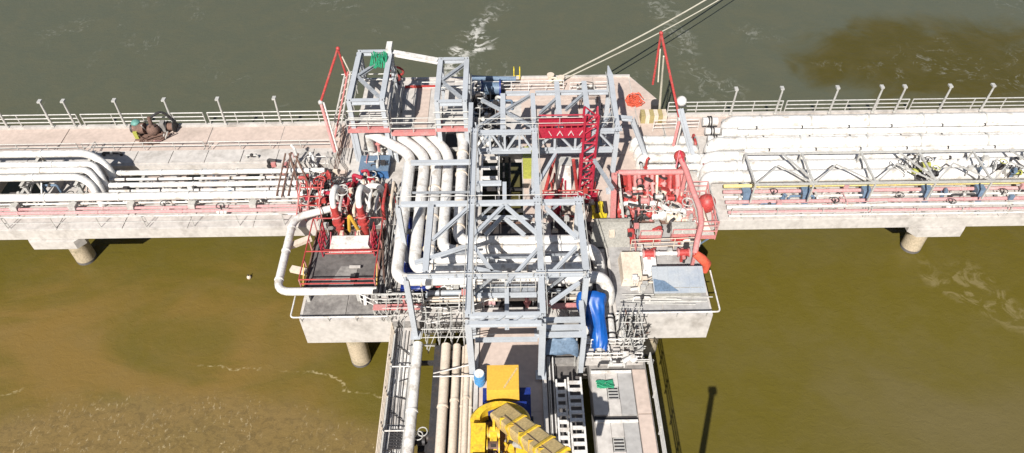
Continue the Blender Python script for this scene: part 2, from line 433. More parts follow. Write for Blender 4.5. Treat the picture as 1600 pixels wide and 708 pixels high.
# trestle ----------------------------------------------------------
tm = MB(); tm.box(-2.3, 1.85, -40, 26.9, 5.2, D)
road = struct('trestle_road', tm, 'concrete')
slabs(road, -2.0, 1.55, -40, 26.85, D, D + .03, 1, 11, 'concrete')
for sx in (-2.15, 1.7):
    box(sx - .12, sx + .12, -40, 26.85, D, D + .18).build('kerb', 'pale_concrete', road)
tw = MB(); tw.box(4.3, 7.55, -40, 26.9, 5.0, D - .06)
walk = struct('trestle_slab_deck', tw, 'grey_concrete')
for k in range(12):
    y1 = 23.25 - k * 3.1; y0 = y1 - 2.75
    z = D + .12
    # a frame of four strips round a recessed hatch
    if True:
        box(4.35, 5.15, y0, y1, D - .06, z).build('slab', 'pale_concrete', walk)
        box(5.85, 6.65, y0, y1, D - .06, z).build('slab', 'mid_concrete', walk)
        box(5.17, 5.83, y0, y0 + .95, D - .06, z - .01).build('slab', 'pale_concrete', walk)
        box(5.17, 5.83, y1 - .95, y1, D - .06, z - .01).build('slab', 'pale_concrete', walk)
        h = box(5.2, 5.8, y0 + .97, y1 - .97, D - .06, z - .05).build('hatch', 'galv', walk)
        hb = MB()
        for q in range(4):
            hb.box(5.24, 5.76, y0 + 1.02 + q * .19, y0 + 1.10 + q * .19, z - .05, z - .02)
        hb.build('hatch_bars', 'dark', h)
        box(4.35, 6.65, y1 - .14, y1, z, z + .08).build('upstand', 'white', walk)
        box(4.3, 6.65, y0 - .33, y0 - .02, D - .06, D - .03).build('joint_strip', 'dark', walk)
slabs(walk, 6.7, 7.5, -39, 23.4, D - .06, D + .06, 1, 22, 'concrete', name='edge_slab')
for k in range(7):
    yy = 24.5 - k * 9
    p = thing('trestle_bent', 'concrete crosshead on piles beneath the trestle, %s from the platform' % ORD[k], 'pile bent', (0, yy, 0), 'bents under the trestle')
    MB().box(-4.2, 7.4, yy - .5, yy + .5, 4.1, 4.95).build('crosshead', 'grey_concrete', p)
    MB().box(-4.2, -2.4, yy - .3, yy + .3, 4.95, 6.1).build('pipe_stool', 'grey_concrete', p)
    MB().box(-7.1, -4.2, yy - .1, yy + .1, 5.15, 5.4).build('walkway_bearer', 'dark', p)
    MB().box(1.9, 3.9, yy - .2, yy + .2, 4.95, 5.35).build('rack_stool', 'grey_concrete', p)
    for xx in (-3.3, 0, 5.5):
        MB().tube((xx, yy, -3), (xx, yy, 4.1), .45, 14).build('shaft', 'pile', p)


# ------------------------------------------------------------------ railings and poles
def railing(p0, p1, label, group, h=1.1, step=2.2, m='galv', rails=3, r=.035):
    p0, p1 = Vector(p0), Vector(p1)
    t = thing('railing', label, 'railing', tuple(p0), group)
    n = max(1, round((p1 - p0).length / step)); up = Vector((0, 0, 1))
    for i in range(n + 1):
        q = p0.lerp(p1, i / n); tube(q, q + up * h, r, 6).build('post', m, t)
    for k in range(rails):
        z = h * (k + 1) / rails
        tube(p0 + up * (z - .01), p1 + up * (z - .01), r * .95, 6).build('rail', m, t)
    return t


xs = [-61.5, -52, -42.4, -32.9, -23.2, -12.3]
for i in range(5):
    railing((xs[i], 45.95, D + .16), (xs[i + 1] - .35, 45.95, D + .16), 'pale three bar railing behind the left approach road, %s from the platform' % ORD[4 - i], 'railings of the left approach', r=.045)
xs = [11.9, 21.0, 30.7, 40.5, 50]
for i in range(4):
    railing((xs[i] + .3, 46.4, D + .16), (xs[i + 1], 46.4, D + .16), 'pale three bar railing behind the right approach pipes, %s from the platform' % ORD[i], 'railings of the right approach', r=.045)
for i in range(5):
    railing((-60 + i * 9.4, 42.93, 6.22), (-60 + i * 9.4 + 9, 42.93, 6.22), 'low two bar rail beside the left approach road, %s from the platform' % ORD[4 - i], 'low rails of the left approach', h=.7, rails=2)
railing((7.7, -12, D), (7.7, 8, D), 'thin rail on the trestle edge beside the last concrete slabs', 'rails of the trestle', m='galv')
railing((7.7, 8.3, D), (7.7, 23.8, D), 'thin rusty pale rail along the right edge of the trestle slabs', 'rails of the trestle', m='galv', r=.045)
railing((-7.15, 5, 5.75), (-7.15, 26.3, 5.75), 'cream rail along the left edge of the trestle cable walkway', 'rails of the trestle', m='cream', r=.05)


for i in range(4):
    railing((14.8 + i * 9.4, 35.2, D), (14.8 + i * 9.4 + 9.2, 35.2, D), 'thin grey rail on the front edge of the right approach, %s from the platform' % ORD[i], 'front rails of the right approach', h=1.0, step=3.1, rails=2, r=.028)
    railing((-15.4 - i * 9.4, 35.2, D), (-15.4 - i * 9.4 - 9.2, 35.2, D), 'thin grey rail on the front edge of the left approach, %s from the platform' % ORD[i], 'front rails of the left approach', h=1.0, step=3.1, rails=2, r=.028)


def pole(px, py0, py1, right_side, k):
    yb = 46.25 if right_side else 45.9
    q = at(px, py0, D + .16); x = q.x
    side = 'right' if right_side else 'left'
    t = thing('lamp_pole', 'short lamp pole on the rear railing of the %s approach, %s from the left' % (side, ORD[k]), 'pole', (x, yb, D + .16), 'lamp poles of the %s approach' % side)
    top = (x + (.05), yb, D + 2.45)
    tube((x, yb, D + .16), top, .09, 8, r1=.07).build('mast', 'galv', t)
    box(x - .14, x + .14, yb - .14, yb + .14, D + .16, D + .22).build('base_plate', 'galv', t)
    MB().box(x - .13, x + .13, yb - .10, yb + .28, D + 2.45, D + 2.57).build('lamp_head', 'galv', t)


for k, px in enumerate((14, 84, 119, 196, 271, 352, 438)): pole(px, 196, 160, False, k)
for k, px in enumerate((1141, 1211, 1296, 1364, 1399, 1469, 1535)): pole(px, 178, 148, True, k)


# ------------------------------------------------------------------ pipes
def pipeline(pts, r, m, label, group=None, bend=None, rings=0, ring_m=None, name='pipe', n=14):
    pts = [Vector(p) for p in pts]
    t = thing(name, label, 'pipe', tuple(pts[0]), group)
    MB().pipe(pts, r, bend, n).build('pipe_run', m, t)
    if rings:
        # clamp bands and flanges on the longest straight
        i = max(range(len(pts) - 1), key=lambda k: (pts[k + 1] - pts[k]).length)
        a, b = pts[i], pts[i + 1]; L = (b - a).length; u = (b - a).normalized()
        for k in range(rings):
            c = a + u * (L * (k + .5) / rings + random.uniform(-.3, .3))
            tube(c - u * .05, c + u * .05, r * 1.10 + .015, n).build('joint_band', ring_m or m, t)
    return t


# left approach lines
def yat(px, py, z): return at(px, py, z).y


ya, yb_, yc = yat(300, 269, 7.0), yat(300, 288, 7.0), yat(200, 307, 7.2)
pipeline([(at(168, 270, 7).x, ya, 7), (-13.2, ya, 7)], .19, 'white', 'thin white pipe, rearmost over the trough of the left approach', 'straight pipes of the left approach', rings=6)
pipeline([(at(158, 288, 7).x, yb_, 7), (-13.4, yb_, 7)], .19, 'white', 'thin white pipe, middle one over the trough of the left approach', 'straight pipes of the left approach', rings=6)
pipeline([(-60, yc, 7.2), (-14.2, yc, 7.2)], .29, 'white', 'thick white pipe along the near side of the left approach', 'straight pipes of the left approach', rings=9)
for py, nm in ((279, 'rear'), (297, 'front')):
    y = yat(300, py, 6.95)
    pipeline([(at(172, py, 6.95).x, y, 6.95), (-13.4, y, 6.95)], .10, 'white', 'slender white line between the straight left pipes, %s of the two' % nm, 'slender lines of the left approach', rings=6, ring_m='dark', n=8)
for py, r, m, nm in ((317, .07, 'white', 'slim white line behind the pink pipes'), (325, .10, 'pink', 'pink line, rear one of the pink pair'), (331, .12, 'pink', 'pink line, front one of the pink pair'), (338, .07, 'white', 'slim white line in front of the pink pipes')):
    y = yat(200, py, 6.45)
    pipeline([(-60, y, 6.45), (-13.8, y, 6.45)], r, m, nm + ' on the left approach', 'small lines of the left approach', rings=8, n=8)
# expansion loops: nested, high, dropping at their right end
loops = [(240, 138, 'rearmost and thickest', .27, 174, 276), (257, 146, 'second from the rear', .22, 164, 292), (266, 137, 'third from the rear', .22, 158, 300), (277, 124, 'nearest', .25, 150, 306)]
for py, pxe, nm, r, dxp, dyp in loops:
    y = yat(100, py, 8.3); xe = at(pxe, py, 8.3).x; e = at(dxp, dyp, 7.0)
    pipeline([(-60, y, 8.3), (xe, y, 8.3), (e.x, e.y + .2, 7.9), (e.x + .1, e.y, 6.0), (e.x + .1, e.y, 5.4)], r, 'white', 'raised pale expansion loop pipe bending down, %s of the four' % nm, 'expansion loops of the left approach', bend=1.0, rings=5)


def pipe_support(x, y0, y1, zt, label, group, m='galv', saddle='slate', cant=True):
    t = thing('pipe_support', label, 'pipe support', (x, y0, 5.4), group)
    for yy in (y0 + .25, y1 - .25):
        MB().bar((x, yy, 5.4), (x, yy, zt - .12), .16, .16).build('leg', m, t)
    MB().ibeam((x, y0 - .3, zt - .1), (x, y1 + .2, zt - .1), .22, .2).build('cross_beam', m, t)
    MB().bar((x, y0 + .35, 5.6), (x, y1 - .35, zt - .3), .08, .08).build('brace', m, t)
    if saddle:
        MB().hexa([(x - .16, y0 - .42, zt - .75), (x + .16, y0 - .42, zt - .75), (x + .22, y0 + .1, zt - .75), (x - .22, y0 + .1, zt - .75)],
                  [(x - .24, y0 - .3, zt + .02), (x + .24, y0 - .3, zt + .02), (x + .24, y0 + .15, zt + .02), (x - .24, y0 + .15, zt + .02)]).build('saddle', saddle, t)
    return t


for k, px in enumerate((-150, -55, 25, 115, 205, 300, 395, 480)):
    x = at(px, 307, 7).x
    pipe_support(x, yc - .2, ya + .45, 6.95 - .19, 'galvanised support under the left approach pipes, %s from the platform' % ORD[7 - k], 'pipe supports of the left approach', saddle='galv')
for px in (-60, 45, 128):
    x = at(px, 260, 8.3).x
    t = thing('loop_support', 'tall galvanised frame holding up the raised expansion loop pipes', 'pipe support', (x, 38, 5.4), 'loop supports of the left approach')
    y0, y1 = yat(100, 280, 8.3), yat(100, 236, 8.3)
    zf = 6.22 if y1 > 41.3 else 5.0
    MB().bar((x, y0, 4.9), (x, y0, 8.0), .18, .18).build('leg', 'galv', t)
    MB().bar((x, y1, 5.4), (x, y1, 8.0), .18, .18).build('leg', 'galv', t)
    MB().ibeam((x, y0 - .3, 7.92), (x, y1 + .3, 7.92), .22, .2).build('cross_beam', 'galv', t)
    MB().bar((x, y0 + .1, 5.2), (x, y1 - .1, 7.8), .09, .09).build('brace', 'galv', t)
    MB().bar((x, y1 - .1, 5.6), (x, y0 + .1, 7.8), .09, .09).build('brace', 'galv', t)


# valves -----------------------------------------------------------
def valve(p, s, m, label, group=None, wheel='galv', name='valve'):
    x, y, z = p
    t = thing(name, label, 'valve', (x, y, z), group)
    MB().ball((x, y, z + .22 * s), .22 * s, 10, 6).build('body', m, t)
    for sg in (-1, 1):
        tube((x + sg * .16 * s, y, z + .22 * s), (x + sg * .30 * s, y, z + .22 * s), .22 * s, 12).build('flange', m, t)
    tube((x, y, z + .35 * s), (x, y, z + .8 * s), .05 * s, 8).build('stem', 'dark', t)
    MB().torus((x, y, z + .8 * s), (0, 0, 1), .24 * s, .03 * s, 12).build('handwheel', wheel, t)
    MB().box(x - .12 * s, x + .12 * s, y - .12 * s, y + .12 * s, z - .12, z + .12 * s).build('foot', 'galv', t)
    return t


for i, (px, py) in enumerate(((52, 300), (64, 312), (112, 308), (196, 309), (215, 304), (296, 306), (305, 318), (388, 304), (20, 322), (150, 318), (262, 330), (350, 336), (460, 318))):
    q = at(px, py, D); valve((q.x, q.y, D + .05 if q.y < 37.2 else 5.45), 0.8 + .15 * (i % 3), 'galv', 'small grey valve beside the pipes of the left approach', 'valves of the left approach', wheel='dark')

# a pump set with hoses on the road of the left approach ------------
t = thing('pump_set', 'rusty pump skid with teal cover and tangled hoses on the left approach road', 'pump', (-27.6, 44.7, D + .02))
b = Vector((-27.6, 44.7, D))
MB().box(b.x - .9, b.x + 1.2, b.y - .5, b.y + .6, D + .02, D + .16).build('skid', 'rust', t)
tube((b.x - .95, b.y + .1, D + .75), (b.x - .15, b.y + .1, D + .75), .42, 14).build('motor', 'rust', t)
tube((b.x - 1.15, b.y + .1, D + .75), (b.x - .95, b.y + .1, D + .75), .33, 14).build('fan_cover', 'dark', t)
MB().ball((b.x - .75, b.y + .25, D + 1.15), .36, 8, 5, .7).build('teal_cover', 'teal', t)
MB().box(b.x - .9, b.x - .6, b.y - .45, b.y - .15, D + .16, D + .8).build('fuel_can', 'lime', t)
for k in range(14):
    p = Vector((b.x + random.uniform(-.9, 1.4), b.y + random.uniform(-.7, .8), D + .1)); tube(p, p + Vector((random.uniform(-.5, .5), random.uniform(-.5, .5), random.uniform(.3, 1.2))), .05, 6).build('rod', random.choice(('rust', 'galv', 'dark', 'pink')), t)
MB().ball((b.x + .45, b.y + .1, D + .6), .5, 12, 7).build('pump_casing', 'rust', t)
tube((b.x + .45, b.y + .1, D + .9), (b.x + .45, b.y + .2, D + 1.7), .14, 10).build('riser', 'rust', t)
MB().pipe([(b.x + .45, b.y + .2, D + 1.6), (b.x + 1.2, b.y + .9, D + 1.8), (b.x + 1.9, b.y + 1.1, D + .2)], .09, .5, 8).build('hose', 'dark', t)
hm = MB()
for k in range(5):
    a = [(b.x + .3 + .9 * math.cos(j * .7 + k) + .12 * k, b.y - .5 + .55 * math.sin(j * .7 + k * 1.3), D + .1 + .06 * k + .05 * math.sin(j * 2.1)) for j in range(9)]
    hm.sweep(a, .05, 6)
hm.build('hose_coil', 'rust', t)
MB().box(b.x + .9, b.x + 1.25, b.y + .3, b.y + .75, D + .16, D + 1.0).build('control_box', 'grey_concrete', t)
t = thing('hose_drum', 'dark hose drum standing against the rear railing of the left approach', 'hose drum', (-26.0, 45.2, D + .02))
tube((-26.25, 45.3, D + .47), (-25.75, 45.3, D + .47), .30, 14).build('drum', 'rust', t)
for s_ in (-26.28, -25.76): tube((s_, 45.3, D + .47), (s_ + .04, 45.3, D + .47), .45, 16).build('flange', 'dark', t)

# right approach lines ----------------------------------------------
big = [(190, 7.35, .52, 1137, 'widest, rearmost'), (205, 7.25, .36, 1126, 'narrow, second from the rear'), (223, 7.35, .52, 1112, 'wide, third from the rear'), (243, 7.3, .43, 1104, 'fourth from the rear'), (258, 7.3, .42, 1104, 'fifth from the rear'), (274, 7.3, .43, 1104, 'front most')]
for py, z, r, pxs, nm in big:
    y = yat(1300, py, z); x0 = at(pxs, py, z).x
    pipeline([(x0, y, D + .1), (x0, y, z), (62, y, z)] if py != 205 else [(x0, y, z), (62, y, z)], r, 'white', 'white insulated pipe of the right approach, %s of the wide six' % nm, 'wide pipes of the right approach', bend=r * 1.6, rings=11, ring_m='galv', n=18)
for py, z, r, m, nm in ((288, 7.0, .13, 'paleyellow', 'pale yellow gas line'), (297, 6.6, .13, 'pink', 'pink line, rearmost of the pink lines'), (305, 6.5, .08, 'white', 'slim white line between the pink lines'), (313, 6.5, .13, 'pink', 'pink line, middle of the pink lines'),
                        (321, 6.5, .14, 'white', 'white line behind the last pink line'), (329, 6.45, .11, 'pink', 'pink line nearest the front edge'), (335, 6.4, .07, 'white', 'slim white line nearest the front edge')):
    y = yat(1350, py, z)
    pipeline([(14.6, y, z), (62, y, z)], r, m, nm + ' of the right approach', 'small lines of the right approach', rings=10, n=8)
for py, z, nm in ((198, 7.9, 'rear'), (213, 7.75, 'middle'), (233, 7.75, 'front')):
    y = yat(1300, py, z)
    pipeline([(16.5, y, z), (62, y, z)], .10, 'white', 'thin white line lying between the wide right pipes, %s of the three' % nm, 'thin lines among the wide right pipes', rings=14, ring_m='dark', n=8)
y_f, y_r = yat(1350, 292, 6.9), yat(1350, 184, 6.9)
for k, px in enumerate((1165, 1258, 1353, 1448, 1532, 1625, 1720)):
    x = at(px, 297, 6.8).x
    t = thing('pipe_support', 'cross beam with slate blue stub under the right pipes, %s from the platform' % ORD[k], 'pipe support', (x, y_f, D), 'pipe supports of the right approach')
    MB().ibeam((x, y_f - .1, 6.85), (x, y_r, 6.85), .3, .2).build('cross_beam', 'galv', t)
    for yy in (y_f + .7, 41.0, y_r - .4): MB().bar((x, yy, D), (x, yy, 6.75), .22, .22).build('leg', 'galv', t)
    MB().hexa([(x - .2, y_f - .75, D + .02), (x + .2, y_f - .75, D + .02), (x + .2, y_f - .15, D + .02), (x - .2, y_f - .15, D + .02)],
              [(x - .28, y_f - .5, 6.98), (x + .28, y_f - .5, 6.98), (x + .28, y_f + .1, 6.98), (x - .28, y_f + .1, 6.98)]).build('stub', 'slate', t)
    for py in (297, 313, 329):
        yy = yat(1350, py, 6.5); MB().box(x - .6, x - .5, yy - .2, yy + .2, D, 6.42).build('shoe', 'galv', t)
# bracing truss laid over the front pipes
t = thing('pipe_truss', 'pale steel bracing truss laid over the front pipes of the right approach', 'truss', (14, 40, 7.0))
yt0, yt1 = yat(1350, 286, 8.6), yat(1350, 238, 8.6)
nodes = [at(px, 262, 8.6).x for px in (1172, 1217, 1262, 1309, 1357, 1404, 1450, 1494, 1537, 1584, 1630, 1676)]
for yy in (yt0, yt1): MB().bar((nodes[0], yy, 8.6), (nodes[-1], yy, 8.6), .10, .14).build('chord', 'galv', t)
for i, x in enumerate(nodes):
    if i % 2 == 0:
        MB().bar((x, yt0, 8.6), (x, yt1, 8.6), .12, .12).build('strut', 'galv', t)
        for yy in (yt0, yt1): MB().bar((x, yy, 6.95), (x, yy, 8.55), .10, .10).build('leg', 'galv', t)
        if i + 2 < len(nodes):
            xm = nodes[i + 1]
            MB().bar((x, yt0, 8.62), (xm, (yt0 + yt1) / 2 + .3, 8.62), .08, .08).build('diagonal', 'galv', t)
            MB().bar((nodes[i + 2], yt0, 8.62), (xm, (yt0 + yt1) / 2 + .3, 8.62), .08, .08).build('diagonal', 'galv', t)
            if i % 4 == 0:
                MB().bar((nodes[i + 2], yt0 + .3, 8.66), (xm + .5, yt1, 8.66), .12, .1).build('diagonal', 'galv', t)
for i, (px, py, m) in enumerate(((1432, 268, 'lime'), (1446, 258, 'lime'), (1458, 272, 'dark'), (1410, 262, 'galv'), (1562, 262, 'dark'), (1575, 268, 'galv'), (1588, 270, 'lime'))):
    q = at(px, py, 7.8); valve((q.x, q.y, 7.62), .95, m, {'lime': 'lime green valve', 'dark': 'black valve', 'galv': 'grey valve'}[m] + ' on the front pipes of the right approach', 'valves of the right approach', wheel='lime' if m == 'dark' else 'dark')
for i, (px, py) in enumerate(((1205, 312), (1300, 326), (1400, 318), (1480, 328), (1560, 312))):
    q = at(px, py, D); valve((q.x, q.y, D + .05), 1.0, 'galv', 'small grey valve among the pink lines of the right approach', 'small valves of the right approach', wheel='dark')
# flange gang at the left end of the wide pipes
for i, (px, py, z, r) in enumerate(((1108, 190, 6.9, .34), (1112, 205, 6.9, .26), (1116, 218, 6.9, .3), (1121, 232, 6.9, .3), (1102, 246, 6.7, .28), (1100, 262, 6.7, .28))):
    q = at(px, py, z)
    t = thing('flange_pair', 'dark bolted flange pair before the wide right pipes, %s from the rear' % ORD[i], 'flange', (q.x, q.y, D), 'flange pairs of the wide pipes')
    for k, dx in enumerate((-.12, .06)): tube((q.x + dx, q.y, z), (q.x + dx + .1, q.y, z), r * 1.25, 14).build('flange', 'dark', t)
    tube((q.x - .5, q.y, z), (q.x + .6, q.y, z), r, 14).build('spool', 'white', t)
    MB().box(q.x - .1, q.x + .1, q.y - .12, q.y + .12, D, z - r * .9).build('foot', 'galv', t)
for k, (py, r, x0, x1) in enumerate(((220, .34, 992, 1078), (234, .34, 998, 1086), (248, .36, 1002, 1092), (262, .25, 1010, 1096))):
    a, b_ = at(x0, py, 6.8), at(x1, py, 6.8)
    pipeline([(a.x, a.y, D), (a.x, a.y, 6.8), (b_.x, a.y, 6.8), (b_.x, a.y, D)], r, 'white', 'short white pipe behind the red manifold, %s from the rear' % ORD[k], 'short platform pipes behind the red manifold', rings=3, ring_m='galv', n=16)

# main white pipes over the platform ------------------------------
zP = 8.0
runs = [(-7.0, 28.6, (580, 213), 'outermost left', 'white', 5.4), (-6.0, 29.35, (622, 214), 'second from the left', 'white', 4.6), (-5.15, 30.1, (650, 213), 'third from the left', 'white', 4.2), (-4.35, 30.85, (672, 211), 'fourth from the left', 'white', 5.0), (-3.4, 31.6, (706, 208), 'innermost right', 'cream', 4.6)]
for i, (x, y, (sx, sy), nm, m, xe) in enumerate(runs):
    s_ = at(sx, sy, zP); yj = s_.y - 2.3
    if i == 4: pts = [(x - .2, s_.y + .7, D + .05), (x - .2, s_.y + .7, zP), (x - .2, s_.y, zP), (x, s_.y - 1.0, zP)]
    else: pts = [(s_.x - .35, s_.y + .55, D + .05), (s_.x - .35, s_.y + .55, zP), (x, yj + .2, zP)]
    pts += [(x, y, zP), (xe, y, zP)]
    if i in (0, 3): pts += [(xe + .45, y - .35, 7.0), (xe + .45, y - .35, D + .04)]
    else: pts += [(xe, y, D + .04)]
    pipeline(pts, .37, 'white' if m == 'cream' else m, 'big white pipe elbowing across the platform, %s of the five' % nm, 'big elbow pipes of the platform', bend=.95, rings=4, ring_m='cream', n=18)
for k in range(5):
    yy = 33.0 + k * 2.0
    t = thing('pipe_support', 'low galvanised frame under the big elbow pipes, %s from the front' % ORD[k], 'pipe support', (-5.2, yy, D), 'sleeper frames under the big pipes')
    MB().ibeam((-7.6, yy, 7.5), (-2.85, yy, 7.5), .22, .2).build('cross_beam', 'galv', t)
    for xx in (-7.3, -5.6, -3.0): MB().bar((xx, yy, D + .02), (xx, yy, 7.4), .2, .2).build('leg', 'galv', t)
for k in range(3):
    xx = -1.3 + k * 2.6
    t = thing('pipe_support', 'low galvanised frame under the crosswise big pipes, %s from the left' % ORD[k], 'pipe support', (xx, 30, D), 'sleeper frames under the big pipes')
    MB().ibeam((xx, 28.1, 7.5), (xx, 32.0, 7.5), .22, .2).build('cross_beam', 'galv', t)
    for yy in (28.3, 31.8): MB().bar((xx, yy, D + .02), (xx, yy, 7.4), .2, .2).build('leg', 'galv', t)

# ------------------------------------------------------------------ steel frame over the platform
fr = thing('steel_frame', 'blue grey steel frame of braced beams over the middle of the platform', 'steel frame', (-2.35, 31.5, D))
XB, XC, XD, XE, XA = -2.35, 1.54, 3.95, 6.95, -6.75


def beam(p, q, wd=.30, h=.32, m='steel', name='beam', z=T):
    p = (p[0], p[1], p[2] if len(p) > 2 else z); q = (q[0], q[1], q[2] if len(q) > 2 else z)
    return MB().ibeam(p, q, wd, h).build(name, m, fr)


def brace(a, b, za=T - .02, zb=None, wd=.19, name='brace', mm='steel'):
    p, q = at(a[0], a[1], za), at(b[0], b[1], za if zb is None else zb)
    return MB().ibeam(p, q, wd, .2, .03).build(name, mm, fr)


def column(x, y, z1=T - .18, z0=D + .02, wd=.3):
    c = MB().ibeam((x, y, z0), (x, y, z1), wd, wd).build('column', 'steel', fr)
    MB().box(x - .3, x + .3, y - .3, y + .3, z0, z0 + .05).build('base_plate', 'steel', c)


Y0, Y1, Y2, Y3, Y4 = 23.3, 25.95, 31.5, 38.0, 42.15
# lines running away from the camera
beam((XB, Y0), (XB, Y1 - .2)); beam((XB, Y1 + .2), (XB, Y2 - .2), .31, .34); beam((XB, Y2 + .2), (XB, Y3 - .2), .31, .34); beam((XB - .3, Y3 + .2), (XB - .3, 41.0))
beam((XC, Y0), (XC, Y1 - .2)); beam((XC, Y1 + .2), (XC, Y2 - .2), .32, .34); beam((XC, Y2 + .2), (XC, Y3 - .2), .31, .34); beam((XC, Y3 + .2), (XC, Y4 - .2))
beam((XD + .05, Y1 + .2), (XD, Y2 - .2), .34, .34)
beam((XE, Y3 + .2), (XE + .12, 44.0), .36, .36)
MB().hexa([(XE - .1, 44.0, T - .15), (XE + .3, 44.0, T - .15), (XE + .3, 44.0, T + .15), (XE - .1, 44.0, T + .15)],
          [(XE + .05, 45.2, T - .05), (XE + .13, 45.2, T - .05), (XE + .13, 45.2, T + .05), (XE + .05, 45.2, T + .05)]).build('beam_tip', 'steel', fr)
for x in (-.5, 3.25, 5.15):
    beam((x, Y3 + .2), (x, Y4 + (1.1 if x > 1 else -.2)), .34, .34)
beam((-4.75, Y1 + .3), (-4.75, Y2 - .2), .34, .3)
beam((-.42, Y2 + .2), (-.42, 33.2), .24, .24)
# cross lines
for (a, b_, y, wd) in ((XA, XB, Y2, .28), (XB, XC, Y2, .30), (XC, XD, Y2, .32), (XA + .3, XB, 35.15, .28), (-5.9, XB, Y1 + .05, .26), (XB, XC, Y1 - .0, .26), (XC, XD + .05, Y1 + .1, .42), (XB - .1, XC + .1, Y0, .26), (XB - .1, XC + .1, Y0 - .55, .26), (XB, -.42, 33.2, .24), (-.5, XC, Y4, .22), (XC, XE, Y4, .26)):
    beam((a + .19, y), (b_ - .19, y), wd * .82, .28)
for x in (-1.9, -1.0, -.1, .8):   # lacing between the twin portal beams
    MB().bar((x, Y0 - .5, T), (x + .55, Y0 - .05, T), .09, .09).build('lacing', 'steel', fr)
# columns
for x, y in ((XB, Y1), (XC, Y1), (XB, Y2), (XC, Y2), (XD, Y2), (XD + .05, Y1), (XA, Y2), (XB, Y3), (XC, Y3), (XE, Y3), (-5.8, Y1), (XE, 43.2), (-.5, 43.0 if False else Y4), (3.25, Y4)):
    if y > 26.9 or x < -7: column(x, y)
    else: column(x, y, z0=D + .02)
for x in (XB + .02, XC - .02): column(x, Y0 - .3, z0=D + .2, wd=.34)
# lattice girder across the back
zb = 9.9
MB().ibeam((XB + .2, Y3, T), (XC - .2, Y3, T), .3, .22).build('top_chord', 'steel', fr)
MB().ibeam((XC + .2, Y3, T), (XE - .2, Y3, T), .3, .22).build('top_chord', 'steel', fr)
MB().ibeam((XB + .2, Y3, zb), (XC - .2, Y3, zb), .34, .24).build('bottom_chord', 'steel', fr)
MB().ibeam((XC + .2, Y3, zb), (XE - .2, Y3, zb), .34, .24).build('bottom_chord', 'steel', fr)
for a, b_, n_ in ((XB, XC, 4), (XC, XE, 4)):
    w_ = (b_ - a) / n_
    for k in range(n_):
        x = a + w_ * k
        if k: MB().bar((x, Y3, zb + .1), (x, Y3, T - .1), .14, .14).build('post', 'steel', fr)
        (p, q) = ((x + .12, zb + .1), (x + w_ - .12, T - .1)) if k % 2 == 0 else ((x + .12, T - .1), (x + w_ - .12, zb + .1))
        MB().bar((p[0], Y3, p[1]), (q[0], Y3, q[1]), .13, .13).build('diagonal', 'steel', fr)
# bracing read from the photograph, all in the plane of the frame top
for a, b_ in (((744, 200), (828, 150)), ((752, 156), (834, 199)), ((843, 178), (872, 152)), ((884, 172), (912, 147)), ((847, 182), (876, 202)), ((939, 200), (962, 168)),
              ((786, 322), (739, 369)), ((790, 322), (843, 369)), ((852, 324), (901, 372)), ((901, 386), (853, 436)), ((843, 386), (795, 440)), ((735, 322), (676, 375)), ((732, 384), (648, 411)),
              ((739, 384), (770, 425)), ((832, 302), (868, 241)), ((928, 250), (958, 296)), ((905, 442), (860, 474)), ((742, 420), (784, 428))):
    brace(a, b_, mm='bracing' if a[1] < 300 else 'steel')
# second tier: lower truss in the front bay
for a, b_ in (((748, 340), (832, 340)), ((782, 342), (758, 368)), ((790, 342), (820, 368))):
    brace(a, b_, za=9.6, wd=.2)
for yy, z in ((26.4, 9.2), (25.0, 8.6), (24.2, 8.0)):
    MB().ibeam((XB + .2, yy, z), (XC - .2, yy, z), .22, .2).build('rail_beam', 'steel', fr)
MB().ibeam((-.35, 24.0, 9.3), (-.35, 27.6, 9.3), .24, .2).build('rail_beam', 'steel', fr)
for py in (500, 512, 523):
    yy = at(875, py, 9.4).y
    MB().ibeam((XC + .15, yy, 9.4), (3.7, yy, 9.4), .26, .2).build('bay_beam', 'steel', fr)
MB().ibeam((3.8, at(895, 530, 9.4).y, 9.4), (3.8, 25.7, 9.4), .26, .26).build('bay_beam', 'steel', fr)
MB().ibeam((3.8, at(895, 530, 9.4).y + .2, D - .06), (3.8, at(895, 530, 9.4).y + .2, 9.25), .26, .26).build('column', 'steel', fr)
# raking leg on the right
rk = thing('raking_leg', 'slanting blue grey steel leg right of the platform frame', 'steel brace', tuple(at(1014, 258, D)))
MB().ibeam(at(988, 186, 10.2), at(1014, 258, D + .03), .42, .34).build('leg', 'steel', rk)
MB().ibeam((7.15, at(988, 186, 10.2).y + .1, 10.3), at(988, 186, 10.3), .3, .26).build('tie', 'steel', rk)
MB().box(at(1014, 258, D).x - .35, at(1014, 258, D).x + .35, at(1014, 258, D).y - .35, at(1014, 258, D).y + .35, D + .02, D + .07).build('base_plate', 'steel', rk)
